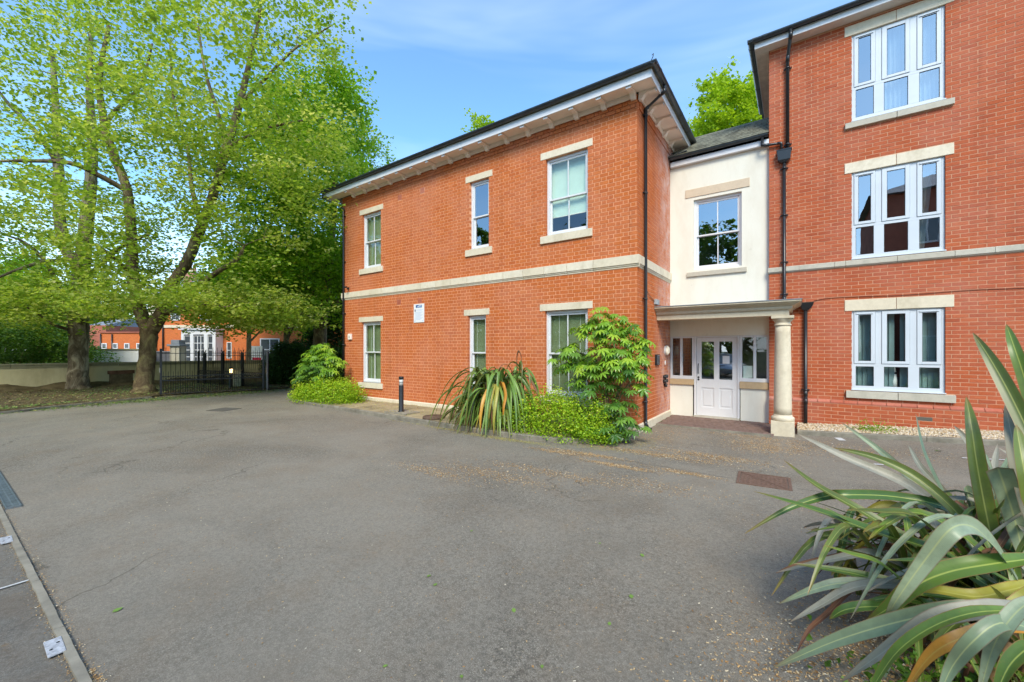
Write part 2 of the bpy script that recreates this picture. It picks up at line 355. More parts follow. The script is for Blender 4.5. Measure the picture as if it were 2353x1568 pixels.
def flat_poly(name, m, pts, z, kind='structure', parent=None, thick=0.0, zf=None, **k):
    b = MB(); n = len(pts)
    P = [(p[0], p[1], (zf(p[0], p[1]) if zf else 0)+z) for p in pts]
    if thick: 
        P2 = [(p[0], p[1], p[2]-thick) for p in P]
        b.add(P + P2, [tuple(range(n))] + [((i+1) % n, i, n+i, n+(i+1) % n) for i in range(n)])
    else: b.add(P, [tuple(range(n))])
    return b.build(name, m, parent, kind=kind, **k)
# parking bays beyond the edging strip
sheet('parking_bays', m_asphalt2, -30, 6, -8, 0.476, 0.5, 0.004, yard_z)
edging = empty('concrete_edging', kind='structure')
xx = -30.0; i = 0
rj = random.Random(3)
while xx < -0.6:
    L = 0.914 if i % 3 else 0.885
    b = MB(); j = rj.uniform(0.008, 0.018)
    n = 10; pts = [(xx+L*k/n, 0.516+rj.uniform(-0.0015, 0.002)) for k in range(n+1)] + [(xx+L*(1-k/n)-j, 0.474+rj.uniform(-0.004, 0.002)) for k in range(n+1)]
    pts[n] = (xx+L-j, 0.516)
    flat_poly('edging_stone', m_conc, pts, 0.008, None, edging, 0.05)
    xx += L; i += 1
# channel drain
dr = empty('channel_drain', (-8.3, 0.59, 0.004), 0, 'long grey slotted metal channel drain set in the asphalt beside the concrete edging', 'drain')
def tile_in(o, b, nm, m):
    q = b.build(nm, m, o); q.matrix_parent_inverse = o.matrix_world.inverted() if False else Matrix.Identity(4); return q
m_drain = plain('grey_galvanised_grate', (0.16,0.19,0.20), 0.5, 0.4, metal=0.4, var=0.25, scale=14)
b = MB().box(-1.2, 1.18, -0.058, -0.045, -0.02, 0.010).box(-1.2, 1.18, 0.045, 0.058, -0.02, 0.010).box(1.168, 1.19, -0.058, 0.058, -0.02, 0.009)
b.build('drain_frame', m_drain, dr)
g = MB()
for k in range(118):
    x = -1.19 + k*0.02; g.box(x, x+0.011, -0.044, 0.044, -0.02, 0.004)
g.box(-1.2, 1.17, -0.006, 0.006, -0.02, 0.006); g.build('grate', m_drain, dr)
box('drain_bed', m_joint, dr, -1.2, 1.17, -0.045, 0.045, -0.025, -0.008)
# marker plates and painted lines
for i, (x0, x1, lab) in enumerate(((-3.67, -3.475, 'square white metal plate with two dark holes, lying nearest the camera beside the edging'),
                                   (-6.03, -5.843, 'small white plate with two holes further along the edging, cut by the left border'))):
    r_ = empty('marker_plate', ((x0+x1)/2, 0.45, 0.006), R(-1.5), lab, 'plate', 'white plates beside the concrete edging')
    w = (x1-x0)/2
    box('plate', plain('chipped_white_paint', (0.40,0.41,0.43), 0.6, 0.3, var=0.35, scale=45), r_, -w, w, -0.036, 0.036, -0.004, 0.006, 0.002)
    for sx in (-0.03, 0.03): MB().lathe([(0.0005, 0.0062), (0.008, 0.0062), (0.008, 0.0075), (0.0005, 0.0075)], sx, -sx*0.55, 10).build('bolt_hole', m_black, r_)
flat_poly('bay_line', m_markw, [(-4.79, -2.5), (-4.770, -2.5), (-4.768, 0.470), (-4.788, 0.470)], 0.004)
def strip(name, m, p, q, w, z=0.004):
    p, q = Vector(p), Vector(q); d = (q-p).normalized(); n_ = Vector((-d.y, d.x))*w/2; L = (q-p).length; b = MB(); K = 8
    for k in range(K):
        a, c_ = p+d*L*k/K, p+d*L*(k+1)/K
        b.add([(v.x, v.y, yard_z(v.x, v.y)+z+0.004) for v in (a-n_, c_-n_, c_+n_, a+n_)], [(0,1,2,3)])
    return b.build(name, m, None, kind='structure')
strip('painted_line', m_markw, (0.75, 8.09), (1.19, 8.15), 0.05)
strip('painted_line', m_markw, (2.05, 8.99), (2.9, 9.1), 0.05)
strip('painted_line', m_markw, (0.64, 10.12), (0.70, 9.86), 0.11)
strip('painted_line', m_markw, (0.60, 9.0), (0.67, 8.93), 0.09)
# fine black seam in the asphalt
for a, b_ in (((-3.6, 6.35), (-0.72, 6.33)), ((-0.0, 6.3), (2.5, 6.25))):
    q = MB(); n = 30
    P = [(a[0]+(b_[0]-a[0])*k/n, a[1]+(b_[1]-a[1])*k/n+0.012*math.sin(k*1.3)+0.01*math.sin(k*0.4)) for k in range(n+1)]
    for k in range(n): q.add([(P[k][0], P[k][1]-0.004, yard_z(*P[k])+0.003), (P[k+1][0], P[k+1][1]-0.004, yard_z(*P[k+1])+0.003), (P[k+1][0], P[k+1][1]+0.004, yard_z(*P[k+1])+0.003), (P[k][0], P[k][1]+0.004, yard_z(*P[k])+0.003)], [(0,1,2,3)])
    q.build('asphalt_seam', m_joint, None, kind='structure')
# manhole covers
def manhole(loc, rz, w, d, lab, mat, ribs=True):
    r_ = empty('manhole_cover', (loc[0], loc[1], yard_z(*loc)+0.004), rz, lab, 'manhole cover')
    b = MB()
    for (x0, x1, y0, y1) in ((-w, w, -d, -d+0.035), (-w, w, d-0.035, d), (-w, -w+0.035, -d+0.035, d-0.035), (w-0.035, w, -d+0.035, d-0.035)): b.box(x0, x1, y0, y1, -0.02, 0.008)
    b.build('cover_frame', mat, r_)
    box('cover_plate', mat, r_, -w+0.042, w-0.042, -d+0.042, d-0.042, -0.02, 0.004)
    if ribs:
        t = MB(); nx, ny = int(2*w/0.05)-2, int(2*d/0.05)-2
        for i in range(nx):
            for j in range(ny):
                x = -w+0.075+i*0.05; y = -d+0.07+j*0.05
                if (i+j) % 2: t.box(x, x+0.034, y+0.01, y+0.022, 0.004, 0.0085)
                else: t.box(x+0.011, x+0.023, y, y+0.034, 0.004, 0.0085)
        t.build('tread_pattern', mat, r_, kind='stuff')
        MB().obox(Matrix.Translation((0, 0, 0.006)) @ Matrix.Rotation(math.atan2(d, w)*-1, 4, 'Z'), 2*math.hypot(w, d)-0.12, 0.02, 0.007).build('seam_bar', mat, r_)
    return r_
manhole((-0.37, 6.45), R(3), 0.31, 0.30, 'rusty brown rectangular manhole cover with a raised tread pattern in the asphalt before the porch', m_rust)
manhole((1.95, 6.65), R(3), 0.33, 0.26, 'rusty manhole cover half hidden behind the foreground flax leaves', m_rust)
manhole((-13.7, 5.05), R(20), 0.30, 0.30, 'dark flush manhole cover far across the yard before the low shrubs', plain('dark_iron', (0.11,0.10,0.085), 0.8, 0.2), False)
# ================================================================== brick walls
unit = MB().box(-0.5, 0.5, -0.5, 0.5, -0.5, 0.5)
def unit_mesh(name, m):
    me = bpy.data.meshes.new(name); me.from_pydata(unit.v, [], unit.f); me.materials.append(m); me.update(); return me
def courses(u0, u1, z0, n, pitch, L, bond, holes, j=0.013):
    out = []
    for r_ in range(n):
        za, zb = z0 + r_*pitch, z0 + (r_+1)*pitch
        cuts = []
        if bond == 'stretcher':
            u = u0 - (L/2 if r_ % 2 else 0)
            while u < u1: cuts.append((u, u+L)); u += L
        else:
            u = u0 - (0.75*L if r_ % 2 else 0); k = 0
            while u < u1:
                w = L if k % 2 == 0 else L/2
                cuts.append((u, u+w)); u += w; k += 1
        for a, b in cuts:
            a0, b0 = max(a, u0), min(b, u1)
            if b0 - a0 < 0.012: continue
            segs = [(a0 + (j/2 if a0 > u0 else 0), b0 - (j/2 if b0 < u1 else 0), za, zb-j)]
            for (h0, h1, h2, h3) in holes:
                ns = []
                for (p, q, s0, s1) in segs:
                    if q <= h0 or p >= h1 or s1 <= h2 or s0 >= h3: ns.append((p, q, s0, s1)); continue
                    if p < h0: ns.append((p, h0, s0, s1))
                    if q > h1: ns.append((h1, q, s0, s1))
                    pa, qa = max(p, h0), min(q, h1)
                    if s0 < h2-0.012: ns.append((pa, qa, s0, h2))
                    if s1 > h3+0.012: ns.append((pa, qa, h3, s1))
                segs = ns
            out += [s_ for s_ in segs if s_[1]-s_[0] > 0.008 and s_[3]-s_[2] > 0.008]
    return out
def lay(name, parent, m, walls, depth=0.1, limit=300):
    """walls: (rects, facing, plane[, proud]); the 300 that show largest become bricks of their own"""
    allb = []
    for rects, facing, plane in walls:
        for (a, b, c_, d) in rects:
            pr = rnd.uniform(-0.0015, 0.002)
            if facing == 'S': ctr = ((a+b)/2, plane+depth/2-pr, (c_+d)/2); sc = (b-a, depth, d-c_); P = [(a, plane, c_), (b, plane, c_), (b, plane, d)]
            elif facing == 'E': ctr = (plane-depth/2+pr, (a+b)/2, (c_+d)/2); sc = (depth, b-a, d-c_); P = [(plane, a, c_), (plane, b, c_), (plane, b, d)]
            else: ctr = (plane+depth/2-pr, (a+b)/2, (c_+d)/2); sc = (depth, b-a, d-c_); P = [(plane, a, c_), (plane, b, c_), (plane, b, d)]
            q = [proj(p) for p in P]; area = 0
            if all(q) and facing != 'W' and all(-5 < k[0] < 2358 and -5 < k[1] < 1573 for k in q):
                area = abs(q[1][0]-q[0][0])*abs(q[2][1]-q[1][1])
            allb.append((area, ctr, sc))
    allb.sort(key=lambda t: -t[0])
    me = unit_mesh(name, m)
    for area, ctr, sc in allb[:limit]:
        o = bpy.data.objects.new(name, me); COL.objects.link(o); o.parent = parent; o.location = ctr; o.scale = sc
    rest = allb[limit:]
    if rest:
        uv = np.array(unit.v); uf = np.array(unit.f)
        C_ = np.array([r_[1] for r_ in rest]); S_ = np.array([r_[2] for r_ in rest])
        V = (uv[None]*S_[:, None] + C_[:, None]).reshape(-1, 3)
        F = (uf[None] + (np.arange(len(rest))*8)[:, None, None]).reshape(-1, 4)
        np_mesh(name, V, F, m, parent, kind='stuff')
    return len(allb)
def slab(parent, m, u0, u1, z0, z1, holes, facing, plane, thick=0.28, name='wall'):
    us = sorted({u0, u1} | {h for H in holes for h in H[:2] if u0 < h < u1}); zs = sorted({z0, z1} | {h for H in holes for h in H[2:] if z0 < h < z1})
    b = MB()
    for i in range(len(us)-1):
        run = None
        for j in range(len(zs)-1):
            cu, cz = (us[i]+us[i+1])/2, (zs[j]+zs[j+1])/2
            solid = not any(h[0] < cu < h[1] and h[2] < cz < h[3] for h in holes)
            if solid: run = (run[0], zs[j+1]) if run else (zs[j], zs[j+1])
            if (not solid or j == len(zs)-2) and run:
                if facing == 'S': b.box(us[i], us[i+1], plane, plane+thick, run[0], run[1])
                elif facing == 'E': b.box(plane-thick, plane, us[i], us[i+1], run[0], run[1])
                run = None
    return b.build(name, m, parent)
def grow(h, d): return (h[0]-d, h[1]+d, h[2]-d, h[3]+d)
# ------------------------------------------------------------------ windows
def sash_window(parent, x0, x1, z0, z1, zm, yf, cols=2, glass=None, blind=None, back=None):
    y = yf + 0.075; fw = 0.055
    f = MB()
    f.box(x0, x0+fw, y, y+0.13, z0, z1).box(x1-fw, x1, y, y+0.13, z0, z1).box(x0+fw, x1-fw, y, y+0.13, z1-0.06, z1).box(x0+fw, x1-fw, y-0.03, y+0.13, z0, z0+0.045)
    w = f.build('window', m_white, parent, 0.004)
    def sash(xa, xb, za, zb, yy, bot):
        s_ = 0.042; m_ = MB()
        m_.box(xa, xa+s_, yy, yy+0.04, za, zb).box(xb-s_, xb, yy, yy+0.04, za, zb)
        m_.box(xa+s_, xb-s_, yy, yy+0.04, zb-s_*(1 if bot else 1.1), zb).box(xa+s_, xb-s_, yy, yy+0.04, za, za+s_*(1.9 if bot else 0.9))
        m_.build('sash', m_white, w, 0.003)
        gx0, gx1, gz0, gz1 = xa+s_, xb-s_, za+s_*(1.9 if bot else 0.9), zb-s_
        cw = (gx1-gx0)/cols
        for c_ in range(cols):
            a = gx0+c_*cw; b = a+cw
            MB().box(a+0.001, b-0.001, yy+0.016, yy+0.022, gz0+0.001, gz1-0.001).build('pane', glass or m_glass, w)
            if c_: box('glazing_bar', m_white, w, a-0.011, a+0.011, yy+0.004, yy+0.036, gz0, gz1)
    sash(x0+fw, x1-fw, zm-0.02, z1-0.06, y+0.025, False)
    sash(x0+fw, x1-fw, z0+0.045, zm+0.022, y+0.068, True)
    if blind:
        zb = blind[1]; box('blind', blind[0], w, x0+0.02, x1-0.02, y+0.17, y+0.18, zb, z1-0.02)
        if blind[0] is m_blind_green:
            s_ = MB(); zz = zb
            while zz < z1-0.04:
                s_.obox(Matrix.Translation(((x0+x1)/2, y+0.160, zz)) @ Matrix.Rotation(R(-62), 4, 'X'), x1-x0-0.05, 0.045, 0.0012); zz += 0.036
            s_.build('blind_slats', plain('green_slat', (0.42,0.46,0.27), 0.6, 0.3, var=0.05), w, kind='stuff')
            for fx in (0.25, 0.75): box('blind_cord', m_paper, w, x0+(x1-x0)*fx-0.004, x0+(x1-x0)*fx+0.004, y+0.135, y+0.139, zb, z1-0.05)
        else: MB().tube([(x0+0.03, y+0.172, zb), (x1-0.03, y+0.172, zb)], 0.012, 8).build('blind_rail', m_soffit, w)
    box('room_back', back or m_dark, w, x0-0.3, x1+0.3, yf+1.1, yf+1.12, z0-0.3, z1+0.2)
    return w
def stone_bar(name, parent, m, x0, x1, y0, y1, z0, z1, n=1, gap=0.008):
    L = (x1-x0)/n
    for k in range(n): box(name, m, parent, x0+k*L+(gap/2 if k else 0), x0+(k+1)*L-(gap/2 if k < n-1 else 0), y0, y1, z0, z1, 0.005)
# ================================================================== left two-storey block
blk = empty('brick_house', (0, 0, 0), 0, 'two-storey orange brick building with six sash windows and bracketed eaves, behind the planted bed', 'building')
WIN_L = [(-12.06, -11.08, 4.44, 6.27, 5.35), (-7.31, -6.65, 4.44, 6.27, 5.33), (-4.93, -3.85, 4.44, 6.27, 5.31),
         (-12.10, -11.09, 0.64, 2.655, 1.65), (-7.37, -6.75, 0.64, 2.655, 1.65), (-4.95, -3.85, 0.64, 2.655, 1.645)]
op = [w[:4] for w in WIN_L]
lint = [(a-0.14, b+0.12, d+0.005, d+0.168) for a, b, c_, d, _ in WIN_L]
sills = [(a-0.13, b+0.12, c_-0.178, c_-0.004) for a, b, c_, d, _ in WIN_L]
m_vent = plain('vent_brown', (0.36,0.10,0.045), 0.9, 0.1)
vents = [(-10.292, -10.112, 3.13, 3.29), (-9.352, -9.172, 3.12, 3.28), (-10.25, -10.07, 6.38, 6.55), (-9.25, -9.06, 6.38, 6.55)]
holes = op + lint + sills + vents
ZS0, ZS1 = 3.466, 3.720
lowb = courses(XL, XC, 0.173, 38, (ZS0-0.173)/38, 0.2167, 'flemish', holes)
upb = courses(XL, XC, ZS1, 36, 0.0855, 0.2167, 'flemish', holes)
topb = courses(XL, XC, ZS1+36*0.0855, 3, 0.0855, 0.2167, 'flemish', [])
lowe = courses(YL+0.101, 16.0, 0.173, 38, (ZS0-0.173)/38, 0.2167, 'flemish', [])
upe = courses(YL+0.101, 16.0, ZS1, 36, 0.0855, 0.2167, 'flemish', [])
tope = courses(YL+0.101, 16.0, ZS1+36*0.0855, 3, 0.0855, 0.2167, 'flemish', [])
lay('brick', blk, m_brick_o, [(lowb, 'S', YL), (upb, 'S', YL), (topb, 'S', YL-0.022), (lowe, 'E', XC), (upe, 'E', XC), (tope, 'E', XC+0.022)])
slab(blk, m_mort_o, XL, XC-0.004, 0.0, 7.07, [grow(h, 0.004) for h in op], 'S', YL+0.004)
slab(blk, m_mort_o, YL+0.287, 16.0, 0.0, 7.07, [], 'E', XC-0.004)
slab(blk, m_brick_o, YL+0.3, 16.0, 0.0, 7.07, [], 'E', XL+0.29, 0.28)
box('rear_wall', m_brick_o, blk, XL, XC-0.3, 16.0, 16.25, 0, 7.07)
box('ceiling', m_dark, blk, XL+0.3, XC-0.3, YL+0.3, 15.99, 7.0, 7.06)
for w, g_, bl in zip(WIN_L, (m_glass, m_glass2, m_glass, m_glass, m_glass, m_glass),
                     ((m_blind_green, 4.5), None, (m_roller, 4.92), (m_blind_green, 0.68), (m_blind_green, 0.68), (m_blind_green, 0.68))):
    sash_window(blk, *w[:4], w[4], YL, 1 if w[1]-w[0] < 0.8 else 2, g_, bl)
for a, b, c_, d in lint: stone_bar('lintel', blk, m_stone, a, b, YL-0.010, YL+0.12, c_, d)
for a, b, c_, d in sills: stone_bar('sill', blk, m_stone, a, b, YL-0.045, YL+0.14, c_, d)
for a, b, c_, d in vents:
    v = box('air_brick', m_special, blk, a+0.005, b-0.005, YL-0.001, YL+0.05, c_+0.003, d-0.003)
    s_ = MB()
    for i in range(7):
        for j in range(4): s_.box(a+0.02+i*0.022, a+0.033+i*0.022, YL-0.0025, YL-0.0012, c_+0.02+j*0.034, c_+0.04+j*0.034)
    s_.build('vent_hole', m_vent, v, kind='stuff')
# string course: stones with a darker cove under them
js = [XL-0.05] + [-12.79+0.603*k for k in range(1, 15)] + [-3.70, XC+0.05]
js = sorted(x for x in js if x <= XC+0.051)
for a, b in zip(js[:-1], js[1:]):
    if b-a < 0.12: continue
    q = MB().prism([(YL+0.03, ZS1), (YL-0.05, ZS1-0.004), (YL-0.05, ZS0+0.07), (YL-0.030, ZS0+0.055), (YL-0.030, ZS0+0.040), (YL-0.012, ZS0+0.022), (YL-0.012, ZS0+0.002), (YL+0.03, ZS0+0.002)], 'x', a+0.005, b-0.005)
    q.build('string_stone', m_stone, blk)
yy = YL-0.05
for L in (0.72, 0.60, 0.60, 0.60, 0.60):
    q = MB().prism([(XC-0.03, ZS1-0.001), (XC+0.049, ZS1-0.005), (XC+0.049, ZS0+0.07), (XC+0.029, ZS0+0.055), (XC+0.029, ZS0+0.040), (XC+0.012, ZS0+0.022), (XC+0.012, ZS0+0.003), (XC-0.03, ZS0+0.003)], 'y', max(yy+0.003, YL+0.031), yy+L-0.003)
    q.build('string_stone', m_stone, blk); yy += L
# plinth
x = XL-0.03; k = 0
while x < XC+0.02:
    L = min(0.9, XC+0.035-x); q = MB().prism([(YL+0.05, -0.1), (YL-0.035, -0.1), (YL-0.035, 0.150), (YL-0.010, 0.172), (YL+0.05, 0.172)], 'x', x+0.003, x+L-0.003); q.build('plinth_stone', m_stone, blk); x += L
y = YL+0.051
while y < YW-0.1:
    L = min(0.87, YW-y); q = MB().prism([(XC-0.05, -0.1), (XC+0.035, -0.1), (XC+0.035, 0.150), (XC+0.010, 0.172), (XC-0.05, 0.172)], 'y', y+0.003, y+L-0.003); q.build('plinth_stone', m_stone, blk); y += L
# eaves
OV = 0.404; SO = 7.078
box('soffit', m_soffit, blk, XL-OV-0.09, XC+OV-0.02, YL-OV+0.02, YL-0.03, SO, SO+0.012)
box('soffit', m_soffit, blk, XC+0.03, XC+OV-0.02, YL-0.029, 16.0, SO, SO+0.012)
box('fascia', m_white, blk, XL-OV-0.09, XC+OV, YL-OV, YL-OV+0.02, 7.053, 7.215, 0.002)
box('fascia', m_white, blk, XC+OV-0.02, XC+OV, YL-OV+0.021, 16.2, 7.053, 7.215, 0.002)
box('fascia', m_white, blk, XL-OV-0.09-0.02, XL-OV-0.09-0.001, YL-OV, 16.2, 7.053, 7.215, 0.002)
def bracket(parent, side, p):
    prof = [(0.0, SO-0.001), (0.0, 6.935), (0.05, 6.935), (0.085, 6.965), (0.12, 7.015), (0.18, 7.038), (0.30, 7.030), (0.335, 7.036), (0.335, SO-0.001)]
    w = 0.052
    if side == 'S': q = MB().prism([(YL-0.024-a, z) for a, z in prof], 'x', p-w, p+w)
    else: q = MB().prism([(XC+0.024+a, z) for a, z in prof], 'y', p-w, p+w)
    o = q.build('eaves_bracket', m_soffit, parent)
    if side == 'S': box('bracket_tip', m_white, o, p-w-0.004, p+w+0.004, YL-0.372, YL-0.3595, 7.012, SO-0.002)
    else: box('bracket_tip', m_white, o, XC+0.3595, XC+0.372, p-w-0.004, p+w+0.004, 7.026, SO-0.002)
BX = [-2.80-0.6435*k for k in range(16)]
for p in BX: bracket(blk, 'S', p)
for p in [8.57+0.60*k for k in range(12)]: bracket(blk, 'E', p)
for a, b in zip(BX[1:], BX[:-1]): box('frieze_board', m_soffit, blk, a+0.048, b-0.048, YL-0.052, YL-0.0225, 6.975, SO-0.002, 0.004)
for k in range(11): box('frieze_board', m_soffit, blk, XC+0.0225, XC+0.052, 8.57+0.6*k+0.048, 9.17+0.6*k-0.048, 6.975, SO-0.002, 0.004)
def gutter(parent, p, q, axis, r=0.062, ztop=7.28, mat=m_gutter, name='gutter'):
    """half-round gutter; p,q are ends; centre line at (fixed coordinate)"""
    n = 10; prof = [(r*math.cos(math.pi+math.pi*k/n), r*math.sin(math.pi+math.pi*k/n)) for k in range(n+1)]
    prof2 = [(a*0.88, b*0.88) for a, b in prof[::-1]]
    b = MB(); pts = prof + prof2
    if axis == 'x': b.prism([(p[1]+a, ztop+c_) for a, c_ in pts], 'x', p[0], q[0])
    else: b.prism([(p[0]+a, ztop+c_) for a, c_ in pts], 'y', p[1], q[1])
    o = b.build(name, mat, parent)
    L = abs(q[0]-p[0]) if axis == 'x' else abs(q[1]-p[1]); n = max(1, int(L/0.93))
    for k in range(n+1):
        t = (k+0.4)/(n+1)
        c_ = (p[0]+(q[0]-p[0])*t, p[1]+(q[1]-p[1])*t)
        rr = r+0.005; pr = [(rr*math.cos(math.pi+math.pi*i/8), rr*math.sin(math.pi+math.pi*i/8)) for i in range(9)]
        w_ = 0.045 if k % 3 == 0 else 0.014
        m_ = MB()
        if axis == 'x': m_.prism([(c_[1]+a, ztop+z) for a, z in pr], 'x', c_[0]-w_, c_[0]+w_)
        else: m_.prism([(c_[0]+a, ztop+z) for a, z in pr], 'y', c_[1]-w_, c_[1]+w_)
        m_.build('gutter_clip', mat, o)
    return o
GO = OV + 0.068
gutter(blk, (XL-GO-0.09-0.06, YL-GO), (XC+GO+0.06, YL-GO), 'x')
gutter(blk, (XC+GO, YL-GO-0.06), (XC+GO, 16.2), 'y')
def hip_roof(parent, x0, x1, y0, y1, z, pitch, mat):
    h = (y1-y0)/2*math.tan(pitch); d = (y1-y0)/2; ym = (y0+y1)/2
    b = MB(); b.add([(x0,y0,z),(x1,y0,z),(x1,y1,z),(x0,y1,z),(x0+d,ym,z+h),(x1-d,ym,z+h)], [(0,1,5,4),(1,2,5),(2,3,4,5),(3,0,4),(0,3,2,1)])
    return b.build('roof', mat, parent)
rf = hip_roof(blk, XL-GO-0.09, XC+GO, YL-GO, 16.3, 7.235, R(26), m_slate)
MB().tube([(XC+GO-0.10, YL-GO+0.10, 7.30), (XC+GO-3.8, YL-GO+3.8, 7.30+3.7*math.tan(R(26)))], 0.075, 8).build('hip_tiles', m_conc, rf)
MB().tube([(XC+GO-0.09, YL-GO+0.09, 7.31), (XC+GO-0.07, YL-GO+0.07, 7.37), (XC+GO-0.02, YL-GO+0.02, 7.40), (XC+GO-0.01, YL-GO+0.01, 7.44), (XC+GO-0.05, YL-GO+0.05, 7.45)], 0.007, 6).build('hip_iron', m_black, rf)
def pipe_clip(parent, x, y, z, axis, m=m_black):
    b = MB(); b.lathe([(0.041, z-0.016), (0.047, z-0.014), (0.047, z+0.014), (0.041, z+0.016)], x, y, 12)
    if axis == 'S': b.box(x-0.075, x+0.075, y+0.03, y+0.045, z-0.014, z+0.014); b.tube([(x-0.065, y+0.03, z), (x-0.065, y-0.004, z)], 0.009, 6); b.tube([(x+0.065, y+0.03, z), (x+0.065, y-0.004, z)], 0.009, 6)
    else: b.box(x-0.045, x-0.03, y-0.075, y+0.075, z-0.014, z+0.014); b.tube([(x-0.03, y-0.065, z), (x+0.004, y-0.065, z)], 0.009, 6)
    return b.build('pipe_clip', m, parent)
def downpipe(parent, path, clips, axis, r=0.034):
    o = MB().tube(path, r, 12).build('downpipe', m_black, parent)
    b = MB()
    for i in range(1, len(path)-1): 
        p = Vector(path[i]); d1 = (Vector(path[i-1])-p).normalized(); d2 = (Vector(path[i+1])-p).normalized()
        b.tube([p+d1*0.07, p, p+d2*0.07], r+0.006, 12)
    if len(path) > 2: b.build('pipe_joint', m_black, o)
    for z in clips: pipe_clip(o, clips[z][0], clips[z][1], z, axis)
    return o
xp, yp = XC+0.062, 8.885
downpipe(blk, [(XC+GO, 8.80, 7.235), (XC+GO, 8.80, 7.09), (xp, yp, 6.90), (xp, yp, 0.14), (xp+0.05, yp+0.0, 0.05), (xp+0.12, yp+0.02, 0.03)], {z: (xp, yp) for z in (6.76, 5.1, 2.83, 1.2, 0.62)}, 'E')
downpipe(blk, [(-13.64, YL-GO, 7.235), (-13.64, YL-GO, 7.06), (-13.05, YL-0.062, 6.66), (-13.05, YL-0.062, 0.1)], {z: (-13.05, YL-0.062) for z in (6.4, 4.8, 3.0, 1.9)}, 'S')
# ================================================================== white rendered link with the entrance
lk = empty('entrance_link', (0, 0, 0), 0, 'narrow white rendered link holding the entrance door, between the two brick buildings', 'building')
XR = -0.531
K1 = 1.009
def kx(v): return v*K1
def kz(v): return CAM_Z+(v-CAM_Z)*K1
WO = (kx(-2.14), kx(-1.08), kz(3.73), kz(5.495))
LO = (kx(-2.145)+0.012, -1.135, 0.0, 2.078)              # door opening
SL1 = (XC+0.006, -2.145, 0.985, 2.078); SL2 = (-1.135, XR-0.004, 0.975, 2.078)
slab(lk, m_render, XC+0.001, XR-0.001, 0.0, 6.60, [WO, (LO[0]-0.03, LO[1]+0.02, -1, 2.078), SL1, SL2], 'S', YW, 0.25)
box('ceiling', m_dark, lk, XC, XR, YW+0.25, YW+3, 6.5, 6.55)
box('hall_floor', m_conc, lk, XC, XR, YW+0.13, YW+3, 0.0, 0.075)
box('hall_wall', plain('hall_wall', (0.30,0.28,0.22), 0.9, 0.2), lk, XC, XR, YW+2.6, YW+2.7, 0.0, 6.5)
sash_window(lk, *WO, kz(4.60), YW, 2, m_glass2, None)
stone_bar('lintel', lk, stone_mat('buff_stone', (0.60,0.49,0.35), (0.62,0.51,0.38), (0.42,0.34,0.22), 0.3), kx(-2.335), kx(-0.914), YW-0.018, YW+0.05, kz(5.57), kz(5.775))
stone_bar('sill', lk, m_stone_g, kx(-2.292), kx(-0.974), YW-0.05, YW+0.06, kz(3.572), kz(3.68))
m_sill = stone_mat('ochre_stone', (0.50,0.36,0.20), (0.54,0.40,0.24), (0.30,0.22,0.12), 0.5)
stone_bar('sill', lk, m_sill, XC+0.002, -2.150, YW-0.05, YW+0.08, 0.845, 0.982)
stone_bar('sill', lk, m_sill, -1.130, XR-0.004, YW-0.05, YW+0.08, 0.815, 0.972)
def sidelight(x0, x1, z0, z1, split):
    f = MB(); y0, y1 = YW-0.012, YW+0.06
    f.box(x0, x1, y0, y1, z1-0.045, z1).box(x0, x1, y0, y1, z0, z0+0.085).box(x0, x0+0.05, y0, y1, z0+0.085, z1-0.045).box(x1-0.045, x1, y0, y1, z0+0.085, z1-0.045).box(split-0.03, split+0.03, y0, y1, z0+0.085, z1-0.045)
    w = f.build('window', m_white, lk, 0.004)
    for a, b in ((x0+0.05, split-0.03), (split+0.03, x1-0.045)): box('pane', m_glass, w, a, b, YW+0.02, YW+0.027, z0+0.085, z1-0.045)
    return w
sidelight(XC+0.010, -2.150, 0.985, 2.076, -2.454)
sw = sidelight(-1.130, XR-0.006, 0.975, 2.076, -0.820)
box('notice', m_paper, sw, -1.061, -0.868, YW+0.032, YW+0.034, 1.07, 1.355); box('notice', m_paper, sw, -1.071, -0.96, YW+0.0315, YW+0.0325, 1.062, 1.085)
fr = MB(); y0, y1 = YW-0.016, YW+0.10
fr.box(-2.148, -2.090, y0, y1, 0.075, 2.076).box(-1.182, -1.132, y0, y1, 0.075, 2.076).box(-2.090, -1.182, y0, y1, 2.042, 2.076)
fr.build('door_frame', m_white, lk, 0.004)
lf = MB(); a, b = -2.085, -1.187; y0, y1 = YW+0.004, YW+0.048
gl = ((-1.977, -1.693), (-1.574, -1.289))
lf.box(a, gl[0][0], y0, y1, 0.09, 2.038).box(gl[1][1], b, y0, y1, 0.09, 2.038).box(gl[0][1], gl[1][0], y0, y1, 0.09, 2.038)
for g_ in gl:
    lf.box(g_[0], g_[1], y0, y1, 1.934, 2.038).box(g_[0], g_[1], y0, y1, 0.785, 1.002).box(g_[0], g_[1], y0, y1, 0.09, 0.30)
door = lf.build('door', m_white, lk, 0.003)
for g_ in gl:
    box('pane', m_glass2, door, g_[0], g_[1], YW+0.022, YW+0.028, 1.002, 1.934)
    box('door_panel', m_white, door, g_[0], g_[1], YW+0.020, YW+0.035, 0.30, 0.785); box('raised_panel', m_white, door, g_[0]+0.045, g_[1]-0.045, YW+0.010, YW+0.0198, 0.345, 0.74, 0.006)
MB().tube([(-2.045, YW+0.004, 1.14), (-2.045, YW-0.045, 1.16), (-2.045, YW-0.045, 1.36), (-2.045, YW+0.004, 1.38)], 0.011, 8).build('handle', m_blackmetal, door)
